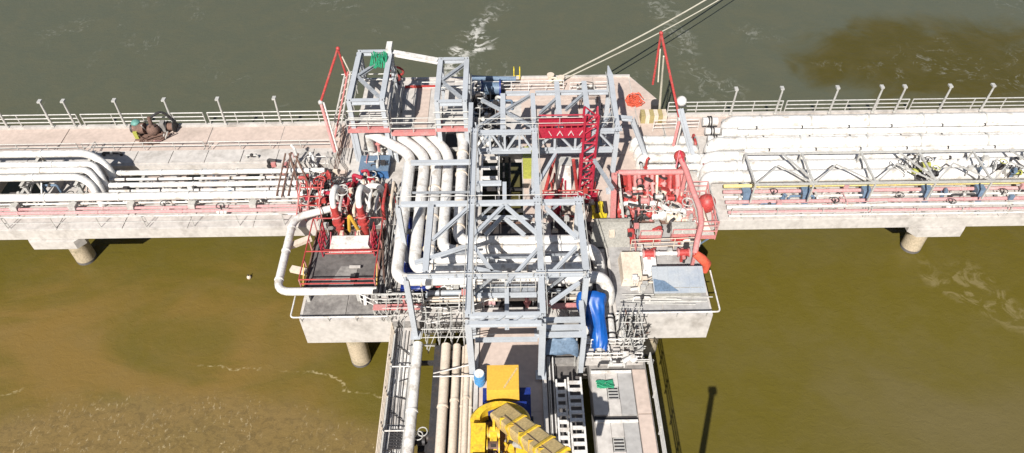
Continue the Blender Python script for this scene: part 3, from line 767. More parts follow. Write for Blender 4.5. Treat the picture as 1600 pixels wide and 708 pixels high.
# inner ladder-like bracket in the dark well
ld = thing('bracket_frame', 'white steel bracket frame standing in the dark opening of the platform', 'steel frame', (-1.2, 41, D))
for yy in (37.2, 38.2, 39.2, 40.2): MB().bar((-2.0, yy, D + 2.2), (-.9, yy, D + 2.2), .22, .16).build('rung', 'white', ld)
MB().bar((-.85, 36.0, D + 2.2), (-.85, 41.5, D + 2.2), .12, .14).build('stringer', 'white', ld)
MB().bar((-2.0, 36.0, D + 2.2), (-2.0, 41.5, D + 2.2), .12, .14).build('stringer', 'white', ld)
for yy in (36.2, 42.6):
    MB().bar((-.85 if yy < 40 else -1.5, yy, D + .02), (-.85, min(yy, 41.5), D + 2.15), .12, .12).build('leg', 'white', ld)
for k in range(5):
    x = HOLE[0] + .3 + .42 * k
    wb = thing('well_beam', 'dark steel joist spanning the open well of the platform', 'joist', (x, HOLE[2], 5.2), 'joists across the well')
    if k >= 2: MB().ibeam((x, HOLE[2] - .2, 5.3), (x, HOLE[3] + .2, 5.3), .16, .24).build('joist', 'dark', wb)
    else: MB().ibeam((HOLE[0] - .2, HOLE[2] + 1.6 + 2.2 * k, 5.32), (HOLE[1] + .2, HOLE[2] + 1.6 + 2.2 * k, 5.32), .16, .24).build('joist', 'dark', wb)
q = at(827, 268, D)
lp = thing('lime_cabinet', 'lime yellow equipment cabinet beside the dark opening', 'cabinet', (1.15, 40.6, D))
MB().box(.85, 1.5, 39.4, 41.9, D + .02, D + .9).build('body', 'lime', lp)
MB().box(.87, 1.48, 40.62, 40.68, D + .9, D + .93).build('seam', 'dark', lp)
MB().box(.95, 1.4, 39.36, 39.4, D + .2, D + .75).build('door', 'lime', lp)


# ------------------------------------------------------------------ access towers at the rear
def tower(x0, x1, y0, y1, zt, label, green=False):
    t = thing('access_tower', label, 'tower', ((x0 + x1) / 2, y0, D), 'steel access towers at the rear')
    for x in (x0, x1):
        MB().ibeam((x, y0 + .18, zt), (x, y1 - .18, zt), .36, .36).build('beam', 'steel', t)
        for y in (y0, y1):
            MB().ibeam((x, y, D + .02), (x, y, zt + .17), .3, .3).build('column', 'steel', t)
    for y in (y0, y1):
        MB().ibeam((x0 + .18, y, zt), (x1 - .18, y, zt), .3, .34).build('beam', 'steel', t)
    ym = (y0 + y1) / 2
    MB().ibeam((x0 + .2, ym, zt), (x1 - .2, y1 - .6, zt), 0.22, .22).build('brace', 'bracing', t)
    MB().ibeam((x0 + .2, ym, zt - .05), (x1 - .2, y0 + .5, zt - .05), 0.22, .22).build('brace', 'bracing', t)
    zf = 9.3
    for k in range(5):
        a = y0 + .2 + (y1 - y0 - .4) * k / 5
        MB().box(x0 + .2, x1 - .2, a + .02, a + (y1 - y0 - .4) / 5 - .02, zf, zf + .06).build('floor_plate', 'pale_concrete', t)
    for y in (y0 + .1, y1 - .1):
        MB().ibeam((x0, y, zf - .12), (x1, y, zf - .12), .2, .2).build('floor_beam', 'steel', t)
    for x in (x0 - .25, x1 + .25):
        for h in (.5, 1.0): tube((x, y0, zf + h), (x, y1, zf + h), .03, 6).build('handrail', 'galv', t)
        for k in range(4):
            yy = y0 + (y1 - y0) * k / 3; tube((x, yy, zf), (x, yy, zf + 1.0), .03, 6).build('rail_post', 'galv', t)
    for h in (.5, 1.0, 1.6): tube((x0 - .25, y0 - .25, zf + h), (x1 + .25, y0 - .25, zf + h), .04, 6).build('handrail', 'galv', t)
    for h in (.6, 1.1): tube((x0 - 1.4, y1 - 1.1, zf + h), (x1, y1 - 1.1, zf + h), .04, 6).build('handrail', 'galv', t)
    return t


tower(-11.0, -8.75, 41.45, 47.3, T, 'blue grey steel tower at the rear left with green netting on top')
tower(-5.0, -3.1, 41.2, 46.2, T, 'narrower blue grey steel tower behind the innermost big pipe')
t = thing('tie_beam', 'pale slanting tie beam joining the tops of the two rear towers', 'beam')
t.location = (-8.6, 47.2, T)
MB().ibeam((-8.55, 47.25, T - .02), (-5.2, 46.15, T - .02), .42, .3).build('beam', 'white', t)
MB().box(-9.02, -8.62, 46.9, 48.0, T + .2, T + .5).build('end_plate', 'white', t)
# green netting hung over the left tower
nm_ = MB()
for k in range(12):
    x = -10.0 + .10 * k
    pts = [(x + random.uniform(-.05, .05) + .04 * math.sin(j + k), 46.9 - .3 * j + random.uniform(-.06, .06), T + .26 + .08 * math.sin(j * 1.7 + k) - (.12 * max(0, j - 3))) for j in range(6)]
    nm_.sweep(pts, .055, 6)
n_o = nm_.build('green_netting', 'green'); tag(n_o, 'bunch of green netting draped over the rear beam of the left tower', 'netting')
# walkway with faded red floor in front of the towers
YW, YW2 = at(620, 196, 9.3).y, at(650, 205, 8.9).y
wk = thing('red_walkway', 'faded red walkway with railings crossing in front of the two rear towers', 'walkway', (-7, 40.6, D))
for x0, x1, z, yw, dw in ((-11.4, -8.45, 9.3, YW, .5), (-5.2, -3.0, 9.3, YW, .5), (-8.4, -5.25, 8.9, YW2, .22)):
    MB().box(x0, x1, yw - dw, yw + dw, z - .08, z).build('floor_panel', 'faded', wk)
    MB().box(x0, x1, yw - dw - .04, yw - dw, z - .2, z + .1).build('toe_board', 'faded', wk)
    for x in (x0 + .1, x1 - .1): MB().bar((x, yw, D + .02), (x, yw, z - .08), .16, .16).build('leg', 'steel', wk)
    for h in (.45, .95):
        for yy in (yw - dw, yw + dw + .05): tube((x0, yy, z + h), (x1, yy, z + h), .035, 6).build('rail', 'galv', wk)
    for x in (x0, (x0 + x1) / 2, x1):
        for yy in (yw - dw, yw + dw + .05): tube((x, yy, z - .1), (x, yy, z + .95), .035, 6).build('post', 'galv', wk)
# raised concrete pad between the towers
YP = at(650, 137, D + 1).y
pad = thing('raised_pad', 'beige raised pad with red edging between the two rear towers', 'platform', (-6.9, 44, D))
for k in range(3):
    MB().box(-8.3 + k * 1.02, -8.3 + (k + 1) * 1.02 - .03, 42.6, YP, D + .02, D + .95).build('slab', ['pale_concrete', 'concrete', 'pale_concrete'][k], pad)
MB().box(-8.35, -5.2, YP + .02, YP + .12, D + .02, D + 1.15).build('edging', 'red', pad)
for z in (.5, 1.0): tube((-8.4, 42.6, D + .95 + z), (-8.4, YP, D + .95 + z), .03, 6).build('rail', 'galv', pad)
for k in range(4): tube((-8.4, 42.7 + k * 2.0, D + .02), (-8.4, 42.7 + k * 2.0, D + 1.95), .03, 6).build('post', 'galv', pad)
for px, py, r in ((622, 118, .5), (618, 128, .42)):
    q = at(px, py, D + .3)
    o = thing('hose_reel', 'red hose reel on the rear deck between the towers', 'hose reel', (q.x, q.y, D + .02), 'red hose reels')
    MB().torus((q.x, q.y, D + .75), (0.2, 1, .3), r, .1, 14).build('hose', 'red', o)
    MB().bar((q.x - .3, q.y, D + .02), (q.x, q.y, D + .8), .08, .08).build('stand', 'dark', o)
    MB().bar((q.x + .3, q.y, D + .02), (q.x, q.y, D + .8), .08, .08).build('stand', 'dark', o)
bb = thing('blue_bin', 'blue open top bin left of the outermost big pipe', 'bin', tuple(at(585, 265, D + .02)))
q = at(588, 268, D)
MB().box(q.x - 1.0, q.x + 1.0, q.y - .8, q.y + .7, D + .02, D + .8).build('body', 'bluebox', bb)
MB().box(q.x - 1.06, q.x + 1.06, q.y - .86, q.y + .76, D + .8, D + .88).build('rim', 'slate', bb)
bs = MB()
NX, NY = 6, 22
for j in range(NY + 1):
    for i in range(NX + 1):
        bs.v.append((-6.95 + 1.9 * i / NX, 28.9 + 6.6 * j / NY, D + .55 + .12 * math.sin(i * 1.6 + j) + .08 * math.sin(j * 1.3) - .35 * abs(i / NX - .5)))
for j in range(NY):
    for i in range(NX):
        a = j * (NX + 1) + i; bs.f.append((a, a + 1, a + NX + 2, a + NX + 1))
o = bs.build('blue_sheet', 'navy'); tag(o, 'dark blue sheet lying under the left big pipes', 'tarpaulin')
md = o.modifiers.new('s', 'SOLIDIFY'); md.thickness = .03


# ------------------------------------------------------------------ folded loading arms (slender, red and pale)
def loading_arm(base, knee, tip, ret, m1, m2, label):
    t = thing('folded_loading_arm', label, 'loading arm', tuple(base), 'slender loading arms at the platform corners')
    b0 = Vector(base)
    tube(b0, b0 + Vector((0, 0, .4)), .28, 12).build('pedestal', 'galv', t)
    tube(b0 + Vector((.0, 0, .3)), knee, .11, 8).build('inboard_arm', m1, t)
    tube(b0 + Vector((.22, 0, .3)), Vector(knee) + Vector((.22, 0, 0)), .07, 8).build('balance_rod', m2, t)
    a = tube(knee, tip, .09, 8).build('outboard_arm', 'red', t)
    MB().ball(tip, .15, 8, 6).build('swivel', 'red', a)
    k2 = tube(tip, ret, .08, 8).build('return_arm', 'red', t)
    MB().ball(knee, .2, 8, 6).build('knee_joint', 'galv', t)
    v0, v1 = Vector(tip).lerp(Vector(ret), .3), Vector(tip).lerp(Vector(ret), .95)
    tube(v0 + Vector((.12, 0, 0)), v1 + Vector((.35, 0, 0)), .05, 6).build('hose', 'rope', t)


loading_arm(at(525, 244, D + .2), at(501, 160, 9.6), at(528, 76, 13.5), at(541, 118, 11.3), 'faded', 'galv', 'slender folded red loading arm left of the netted tower')
t = thing('arm_mast', 'pale braced mast with red bars carrying the left loading arm', 'mast', tuple(at(517, 215, D + .2)))
m0, m1 = at(517, 215, D + .02), at(540, 112, 11.6)
for dx, mm in ((0, 'galv'), (.3, 'faded'), (.6, 'galv')):
    tube(m0 + Vector((dx, 0, 0)), m1 + Vector((dx * .6, 0, 0)), .07, 8).build('leg', mm, t)
for k in range(9):
    p = m0.lerp(m1, k / 9); q_ = m0.lerp(m1, (k + 1) / 9)
    tube(p, q_ + Vector((.45, 0, 0)), .035, 6).build('lacing', 'galv', t)
loading_arm(at(1048, 246, D + .2), at(1062, 186, 9.0), at(1033, 52, 14.6), at(1020, 132, 10.6), 'faded', 'galv', 'slender folded red loading arm at the rear right corner of the platform')
t = thing('arm_strut', 'pale strut leaning against the rear right loading arm', 'strut', tuple(at(1030, 176, D + .2)))
tube(at(1030, 176, D + .02), at(1037, 88, 12.6), .1, 8, r1=.06).build('strut', 'rope', t)
tube(at(1024, 172, D + .02), at(1024, 160, D + .9), .35, 12).build('drum', 'dark', t)
t = thing('arm_column', 'blue grey column leaning under the rear right loading arm', 'column', tuple(at(1088, 268, D + .1)))
MB().ibeam(at(1088, 268, D + .02), at(1063, 170, 9.9), .3, .3).build('column', 'steel', t)
MB().ball(at(1065, 158, 9.9), .38, 10, 7).build('head', 'white', t)
# yellow striped bollard pad
q = at(1020, 188, D)
t = thing('striped_barrier', 'cream and khaki striped barrier at the rear right corner', 'barrier', (q.x, q.y, D + .02))
for k in range(6):
    MB().box(q.x - 1.0 + k * .33, q.x - 1.0 + (k + 1) * .33 - .01, q.y - .4, q.y + .4, D + .02, D + .75).build('block', ['khaki', 'cream'][k % 2], t)
# orange rope heap
om = MB()
q = at(990, 158, D)
for k in range(26):
    a0 = random.uniform(0, 6.28); rr_ = random.uniform(.15, .75)
    om.sweep([(q.x + rr_ * math.cos(a0 + j * .8) + random.uniform(-.15, .15), q.y + rr_ * math.sin(a0 + j * .8) * .9 + random.uniform(-.15, .15) - .2 * (k % 3), D + .08 + .025 * k * random.random() + .04 * math.sin(j)) for j in range(6)], .035, 5)
o = om.build('orange_rope_heap', 'orange'); tag(o, 'loose heap of orange red rope on the rear right deck', 'rope')
# mooring lines
for k, (a, b_) in enumerate((((866, 125), (1086, -3)), ((872, 128), (1080, 12)))):
    p = at(*a, D + .5); q = at(*b_, 4.6); q = p + (q - p) * 2.2
    o = thing('mooring_line', 'pale mooring line running out from the rear deck, %s of the two' % ('outer' if k == 0 else 'inner'), 'rope', tuple(p), 'mooring lines')
    pts = [p.lerp(q, j / 14) - Vector((0, 0, 1.0 * math.sin(math.pi * j / 14))) for j in range(15)]
    MB().sweep(pts, .075 if k == 0 else .055, 8).build('line', 'rope', o)
    MB().torus(p, (0, 0, 1), .3, .07, 12).build('eye', 'rope', o)
for px, py in ((860, 127), (876, 131)):
    q = at(px, py, D)
    o = thing('bollard', 'pale mooring bollard holding the lines on the rear deck', 'bollard', (q.x, q.y, D + .02), 'mooring bollards')
    tube((q.x, q.y, D + .02), (q.x, q.y, D + .6), .2, 12).build('post', 'cream', o)
    tube((q.x, q.y, D + .55), (q.x, q.y, D + .68), .3, 12).build('cap', 'cream', o)
# yellow ladder at the rear edge
yl = thing('edge_ladder', 'small yellow ladder rising over the rear edge of the platform', 'ladder', (.4, 51.8, D))
for px in (803, 812):
    x = at(px, 120, D).x
    MB().pipe([(x, 51.78, D - 2.5), (x, 51.78, D + 1.05), (x, 51.3, D + 1.05), (x, 51.3, D + .02)], .045, .2, 8).build('stringer', 'stripe', yl)
x0, x1 = at(803, 120, D).x, at(812, 120, D).x
for k in range(9): tube((x0, 51.78, D - 2.3 + k * .3), (x1, 51.78, D - 2.3 + k * .3), .03, 6).build('rung', 'stripe', yl)

# dark machinery behind the girder (left of the X brace)
t = thing('winch', 'dark blue winch with long boom tube on the rear deck', 'winch', tuple(at(765, 150, D)))
q = at(768, 150, D)
tube((q.x - .7, q.y, D + .75), (q.x + .7, q.y, D + .75), .5, 16).build('drum', 'slate', t)
for dx in (-.8, .65): tube((q.x + dx, q.y, D + .75), (q.x + dx + .12, q.y, D + .75), .72, 16).build('drum_flange', 'navy', t)
MB().box(q.x - 1.1, q.x + 1.1, q.y - .6, q.y + .6, D + .02, D + .2).build('base', 'dark', t)
MB().pipe([(q.x - 1.6, q.y + 1.2, D + .95), (q.x + .6, q.y + 1.0, D + .95), (q.x + 2.0, q.y + .95, D + .95)], .2, .4, 10).build('boom_tube', 'slate', t)
MB().box(q.x - 1.3, q.x - 1.1, q.y + .95, q.y + 1.3, D + .02, D + .8).build('stand', 'dark', t)
MB().box(q.x + 1.2, q.x + 1.4, q.y + .8, q.y + 1.1, D + .02, D + .8).build('stand', 'dark', t)
for i, (px, py, s_, m) in enumerate(((745, 158, 1.8, 'galv'), (752, 172, 1.6, 'white'), (748, 196, 1.6, 'galv'), (760, 186, 1.5, 'dark'), (745, 224, 1.7, 'white'), (756, 232, 1.5, 'galv'), (762, 218, 1.4, 'dark'))):
    q = at(px, py, D); valve((q.x, q.y, D + .14), s_, m, {'galv': 'grey', 'white': 'white', 'dark': 'black'}[m] + ' valve in the dark cluster behind the X braced beams', 'valve cluster behind the girder', wheel='galv')
vt = thing('shade_tray', 'black tray standing in for the tower shadow under the valve cluster behind the girder', 'tray', (-1.5, 43, D + .02))
MB().box(-3.0, -1.35, 42.7, 49.6, D + .025, D + .06).build('floor', 'dark', vt)  # black floor imitates the shadow of the rear towers
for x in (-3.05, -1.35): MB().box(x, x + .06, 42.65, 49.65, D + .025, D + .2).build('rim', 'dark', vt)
for k in range(14):
    a = at(740 + random.uniform(0, 28), 160 + random.uniform(0, 70), D + .4)
    ax = random.choice(((1, 0, 0), (0, 1, 0), (0, 0, 1))); L_ = random.uniform(.6, 1.6)
    p2 = a + Vector(ax) * L_
    pipeline([a + Vector((0, 0, -.38)), a + Vector((0, 0, .3)), p2 + Vector((0, 0, .3)), Vector((p2.x, p2.y, D + .03))] if ax[2] == 0 else [a + Vector((0, 0, -.38)), p2, p2 + Vector((.5, .1, 0))], .09, random.choice(('dark', 'galv', 'rust', 'slate')), 'small branch pipe in the dark valve cluster behind the girder', 'branch pipes behind the girder', bend=.2, n=8)


# ------------------------------------------------------------------ red gangway mast in the middle
g = thing('gangway_mast', 'crimson lattice gangway mast with a boxed jib rising inside the steel frame', 'gangway', (4.9, 37.0, D))
bx, by = at(905, 306, D + .2).x, at(905, 306, D + .2).y
hz = 13.2
for dx in (0, .85):
    for dy in (0, .85):
        tube((bx + dx, by + dy, D + .02), (bx + dx, by + dy, hz), .085, 8).build('mast_leg', 'maroon', g)
for k in range(9):
    z = D + .3 + k * .78
    for a, b_ in (((0, 0), (.85, 0)), ((.85, 0), (.85, .85)), ((.85, .85), (0, .85)), ((0, .85), (0, 0))):
        tube((bx + a[0], by + a[1], z), (bx + b_[0], by + b_[1], z + .78), .05, 6).build('lacing', 'maroon', g)
        if k % 2 == 0: tube((bx + a[0], by + a[1], z), (bx + b_[0], by + b_[1], z), .05, 6).build('tie', 'maroon', g)
j0, j1 = at(842, 196, 11.9), at(922, 196, 11.9)
yj = (j0.y + j1.y) / 2
jib = MB().box(j0.x, j1.x, yj - .55, yj - .48, 11.3, 12.1).build('jib_side', 'maroon', g)
MB().box(j0.x, j1.x, yj + .48, yj + .55, 11.3, 12.1).build('jib_side', 'maroon', g)
MB().box(j0.x, j1.x, yj - .47, yj + .47, 11.3, 11.36).build('jib_floor', 'dark', g)
for k in range(9):
    x = j0.x + (j1.x - j0.x) * k / 8; tube((x, yj - .5, 11.4), (x, yj - .5, 12.35), .04, 6).build('jib_post', 'red', g)
tube((j0.x, yj - .5, 12.35), (j1.x, yj - .5, 12.35), .05, 6).build('jib_rail', 'maroon', g)
tube((j0.x, yj + .5, 12.35), (j1.x, yj + .5, 12.35), .05, 6).build('jib_rail', 'maroon', g)
for k in range(7):   # white bars standing in for unreadable marks along the jib side
    x = j0.x + .8 + k * .36
    MB().bar((x, yj - .58, 11.55), (x + .18 * (1 if k % 2 else -1), yj - .58, 11.9), .09, .03).build('jib_mark', 'white', g)
MB().bar((bx + .4, by + .4, hz - .3), (bx + .1, yj, 12.1), .12, .12).build('jib_stay', 'maroon', g)
MB().bar((bx + .4, by + .4, 11.0), (bx + .1, yj - .3, 11.28), .14, .14).build('jib_stay', 'maroon', g)
p0, p1 = at(846, 302, D + .2), at(932, 298, D + .2)
gb = MB().box(p0.x, p1.x, p0.y - .9, p0.y - .1, D + .02, D + .3).build('base_frame', 'maroon', g)
for x in (p0.x + .1, (p0.x + p1.x) / 2, p1.x - .1): tube((x, p0.y - .9, D + .3), (x, p0.y - .9, D + 1.3), .045, 6).build('base_post', 'red', g)
tube((p0.x, p0.y - .9, D + 1.3), (p1.x, p0.y - .9, D + 1.3), .05, 6).build('base_rail', 'red', g)
for k, (a, b_) in enumerate((((868, 240), (852, 298)), ((896, 250), (902, 298)))):
    tube(at(a[0], a[1], 9.5), at(b_[0], b_[1], D + .3), .12, 8).build('stay', 'red', g)
for k in range(12):
    a = at(random.uniform(850, 930), random.uniform(270, 306), D + .3)
    tube((a.x, a.y, D + .02), (a.x + random.uniform(-.2, .2), a.y, D + random.uniform(.7, 1.6)), .06, 6).build('standpipe', random.choice(('red', 'maroon')), g)
# pale hopper inside the mast stays
t = thing('white_hopper', 'white tapered hopper standing between the crimson stays', 'hopper', tuple(at(882, 282, D)))
q = at(880, 290, D)
MB().hexa([(q.x - .55, q.y - .5, D + .02), (q.x + .55, q.y - .5, D + .02), (q.x + .55, q.y + .5, D + .02), (q.x - .55, q.y + .5, D + .02)],
          [(q.x - .3, q.y - .3, D + 2.2), (q.x + .4, q.y - .3, D + 2.2), (q.x + .4, q.y + .4, D + 2.2), (q.x - .3, q.y + .4, D + 2.2)]).build('body', 'white', t)
MB().box(q.x - .38, q.x + .48, q.y - .38, q.y + .48, D + 2.2, D + 2.3).build('lid', 'galv', t)

# ------------------------------------------------------------------ red loading arm manifold, right
rm = thing('red_manifold', 'faded red loading arm manifold of many elbows on the right platform', 'manifold', (9, 38, D))
ha, hb_ = at(966, 270, 8.6), at(1072, 266, 8.6)
tube(ha, (hb_.x, ha.y, 8.6), .2, 14).build('header', 'faded', rm)
tube((ha.x, ha.y - .9, 7.2), (hb_.x, ha.y - .9, 7.2), .17, 14).build('header', 'red', rm)
tube((ha.x, ha.y + .5, 7.6), (hb_.x, ha.y + .5, 7.6), .07, 8).build('small_line', 'red', rm)
for x in (ha.x, (ha.x + hb_.x) / 2, hb_.x):
    MB().bar((x, ha.y + .25, D + .02), (x, ha.y + .25, 8.45), .16, .16).build('post', 'faded', rm)
rg = random.Random(21)
for k in range(11):
    x = ha.x + .2 + k * (hb_.x - ha.x - .4) / 10 + rg.uniform(-.12, .12)
    y1_, z1_ = ha.y - rg.uniform(.3, .9), rg.uniform(7.3, 8.2)
    d = MB().pipe([(x, ha.y, 8.5), (x + rg.uniform(-.1, .1), y1_, z1_), (x + rg.uniform(-.35, .35), ha.y - rg.uniform(1.1, 1.5), rg.uniform(6.7, 7.3)), (x + rg.uniform(-.3, .3), ha.y - rg.uniform(1.6, 2.3), D + .1)], rg.choice((.10, .13, .17)), .3, 10).build('dropper', rg.choice(('red', 'faded', 'faded', 'red', 'cream')), rm)
    tube((x, y1_, z1_ - .05), (x, y1_ - .1, z1_ - .16), .25, 12).build('flange', rg.choice(('faded', 'cream', 'red')), d)
    if k % 2 == 0:
        vx, vy, vz = x + rg.uniform(-.2, .2), ha.y - rg.uniform(.9, 2.0), rg.uniform(6.6, 7.4)
        MB().ball((vx, vy, vz), rg.uniform(.24, .36), 10, 6).build('valve_body', rg.choice(('red', 'red', 'cream', 'faded')), rm)
        tube((vx, vy, vz + .1), (vx, vy, vz + .6), .05, 6).build('valve_stem', 'cream', rm)
        MB().box(vx - .1, vx + .1, vy - .1, vy + .1, D + .1, vz).build('valve_foot', 'rust', rm)
for k in range(20):
    x, y, z = ha.x + rg.uniform(.2, 4.6), ha.y - rg.uniform(-.1, 2.1), rg.uniform(6.7, 8.3)
    m_ = rg.choice(('red', 'red', 'faded', 'faded', 'cream', 'galv')); r_ = rg.uniform(.16, .3)
    ax = rg.choice((Vector((1, 0, 0)), Vector((0, 1, 0)), Vector((.3, .3, 1)).normalized()))
    c_ = Vector((x, y, z)); sp_ = tube(c_ - ax * .32, c_ + ax * .32, r_ * .7, 10).build('spool', m_, rm)
    for e_ in (-.32, .26): tube(c_ + ax * e_, c_ + ax * (e_ + .07), r_ * 1.15, 12).build('flange', rg.choice(('red', 'faded', 'dark')), sp_)
    MB().bar((x, y, D + .1), (x, y, z), .07, .07).build('spool_leg', 'rust', rm)
MB().box(ha.x + .1, hb_.x - .1, ha.y - .1, ha.y + .1, 7.0, 8.3).build('red_panel', 'red', rm)
for k in range(7):
    x = ha.x + rg.uniform(.2, 4.2); y = ha.y - rg.uniform(.2, 2.2); z = rg.uniform(6.6, 8.0)
    tube((x, y, z), (x + rg.uniform(.4, 1.1), y + rg.uniform(-.2, .2), z + rg.uniform(-.2, .2)), rg.choice((.05, .09)), 8).build('cross_line', rg.choice(('faded', 'red', 'white', 'dark')), rm)
MB().box(ha.x - .1, hb_.x + .1, ha.y + .6, ha.y + .7, D + .02, 7.4).build('back_panel', 'faded', rm)
# rust panel beneath
MB().box(ha.x, hb_.x, ha.y - 2.4, ha.y + .5, D + .02, D + .12).build('drip_tray', 'rust', rm)
# big curved arm
big_arm = thing('hose_boom', 'thick faded red hose boom curving over the right manifold', 'loading arm', tuple(at(1092, 398, D)))
bp_ = [at(1062, 244, 9.8), at(1072, 266, 9.6), at(1082, 296, 9.3), at(1094, 328, 8.9), at(1096, 352, 8.6), at(1089, 378, 8.3), at(1086, 396, 7.9)]
MB().sweep(bp_, [.2, .19, .19, .19, .18, .18, .18], 14).build('boom', 'faded', big_arm)
MB().ball(bp_[0], .4, 10, 7).build('swivel', 'red', big_arm)
MB().sweep([bp_[-1], at(1096, 404, 7.6), at(1104, 412, 7.0), at(1101, 424, D + .35)], [.24, .3, .3, .2], 12).build('hose_end', 'orange', big_arm)
MB().bar((bp_[-1].x, bp_[-1].y, D + .02), bp_[-1], .18, .18).build('prop', 'faded', big_arm)
MB().bar((bp_[1].x, bp_[1].y, D + .02), bp_[1], .22, .22).build('post', 'faded', big_arm)
for s_ in (-1, 1): tube(at(1064 + 8 * s_, 262, 9.6), at(1062, 234, 10.4), .05, 6).build('hoop', 'maroon', big_arm)
t = thing('red_float', 'round bright red float tank right of the hose boom', 'tank', tuple(at(1104, 322, D)))
q = at(1104, 318, D + .8)
MB().ball(q, .62, 14, 9, 1.15).build('tank', 'red', t)
for dx in (-.3, .3): MB().bar((q.x + dx, q.y, D + .02), (q.x + dx, q.y, D + .5), .1, .1).build('foot', 'rust', t)
# left leg of the manifold frame: brownish tall post
t = thing('rust_post', 'tall faded brown post left of the red manifold', 'post', tuple(at(955, 352, D)))
MB().ibeam(at(957, 352, D + .03), at(960, 272, 10.4), .34, .3).build('post', 'faded', t)
MB().ibeam(at(975, 352, D + .03), at(966, 272, 9.9), .16, .16).build('brace', 'galv', t)
# white crank pipe
a = at(972, 318, 7.3); pipeline([(a.x, a.y, D + .03), (a.x, a.y, 7.3), (at(1028, 318, 7.3).x, a.y, 7.3), (at(1046, 326, 7.3).x, a.y - .7, 7.3), (at(1070, 326, 7.3).x, a.y - .7, 7.3), (at(1070, 326, 7.3).x, a.y - .7, D + .03)], .16, 'white', 'white cranked pipe running in front of the red manifold', bend=.3, rings=3)
for k, (x0, x1, y0, y1, lab) in enumerate(((998, 1032, 356, 382, 'left'), (1048, 1086, 354, 380, 'right'))):
    a, b_ = at(x0, y1, D), at(x1, y0, D + 1.0)
    t = thing('skid_box', 'grey topped faded red equipment box in front of the manifold, %s of the pair' % lab, 'equipment box', (a.x, a.y, D), 'equipment boxes before the manifold')
    MB().box(a.x, b_.x, a.y + .1, b_.y - .1, D + .06, D + .75).build('body', 'faded', t)
    MB().hexa([(a.x - .04, a.y + .12, D + .75), (b_.x + .04, a.y + .12, D + .75), (b_.x + .04, b_.y + .2, D + .75), (a.x - .04, b_.y + .2, D + .75)], [(a.x, a.y + .45, D + 1.15), (b_.x, a.y + .45, D + 1.15), (b_.x, b_.y + .2, D + 1.25), (a.x, b_.y + .2, D + 1.25)]).build('top', 'olive', t)
    MB().box(a.x + .1, b_.x - .1, a.y + .04, a.y + .1, D + .15, D + .5).build('door', 'red', t)
    tube((a.x, a.y, D + 1.3), (b_.x, a.y, D + 1.3), .04, 6).build('rail', 'faded', t)
    for x in (a.x, b_.x): tube((x, a.y, D + .05), (x, a.y, D + 1.3), .04, 6).build('rail_post', 'faded', t)
for i in range(14):
    px, py = random.uniform(985, 1085), random.uniform(326, 352)
    q = at(px, py, D); m = random.choice(('galv', 'white', 'red', 'dark', 'cream'))
    valve((q.x, q.y, D + .15), random.uniform(1.1, 1.7), m, {'galv': 'grey', 'white': 'white', 'red': 'red', 'dark': 'black', 'cream': 'cream'}[m] + ' valve in the row between red manifold and equipment boxes', 'valves before the red manifold', wheel='galv')
# stair cage with red frames at the far right corner
sc = thing('stair_cage', 'red framed stair landing hanging off the right side of the platform', 'stairs', (13.2, 35, D))
a, b_ = at(1102, 296, D + .4), at(1132, 376, D - .2)
for x in (12.15, 13.5):
    for y in (33.6, 34.9, 36.2, 37.4):
        tube((x, y, D - .3), (x, y, D + 1.4), .045, 6).build('post', 'faded', sc)
    for z in (.5, 1.0, 1.4): tube((x, 33.6, D + z), (x, 37.4, D + z), .04, 6).build('rail', 'faded' if z < 1.2 else 'galv', sc)
for y in (33.6, 37.4):
    for z in (.5, 1.0, 1.4): tube((12.15, y, D + z), (13.5, y, D + z), .04, 6).build('rail', 'faded', sc)
for k in range(6):
    MB().box(12.2, 13.45, 33.65 + k * .62, 33.65 + k * .62 + .58, D - .05, D).build('tread', 'pale_concrete', sc)
for y in (33.8, 36.9): MB().bar((12.12, y, D - 1.6), (13.45, y, D - .1), .08, .08).build('bracket', 'slate', sc)
for k in range(3): tube((13.5, 33.6 + 1.27 * k, D + .02), (13.5, 33.6 + 1.27 * (k + 1), D + 1.4), .03, 6).build('diagonal', 'faded', sc)
MB().box(12.1, 13.5, 33.55, 33.65, D - .2, D + .05).build('edge_beam', 'faded', sc)
MB().box(12.1, 13.5, 37.35, 37.45, D - .2, D + .05).build('edge_beam', 'faded', sc)
t = thing('white_cone_hood', 'white wedge shaped hood inside the red stair landing', 'hood', (12.9, 35, D))
MB().hexa([(12.35, 34.0, D), (13.3, 34.0, D), (13.3, 36.4, D), (12.35, 36.4, D)], [(12.75, 34.5, D + .9), (12.85, 34.5, D + .9), (12.85, 36.3, D + .9), (12.75, 36.3, D + .9)]).build('hood', 'cream', t)

# grey tank house, striped barrier, cabin on right block ------------
t = thing('grey_tank_house', 'grey olive box shaped tank with sloping front in the frame shadow', 'tank', tuple(at(955, 390, D)))
a, b_ = at(922, 388, D), at(984, 388, D); yt = at(955, 344, D + 1.9).y
MB().hexa([(a.x, a.y, D + .02), (b_.x, a.y, D + .02), (b_.x, yt, D + .02), (a.x, yt, D + .02)],
          [(a.x + .2, a.y + .8, D + 1.9), (b_.x - .1, a.y + .8, D + 1.9), (b_.x - .1, yt, D + 1.9), (a.x + .2, yt, D + 1.9)]).build('body', 'olive', t)
MB().box(a.x + .12, b_.x - .02, a.y + .72, yt + .06, D + 1.9, D + 1.98).build('lid', 'olive', t)
MB().box((a.x + b_.x) / 2 - .1, (a.x + b_.x) / 2 + .25, a.y + .2, a.y + .5, D + .8, D + 1.2).build('light_plate', 'cream', t)
q = at(935, 332, D)
t = thing('yellow_gate', 'yellow and black barred gate behind the grey tank', 'barrier', (q.x, q.y, D + .02))
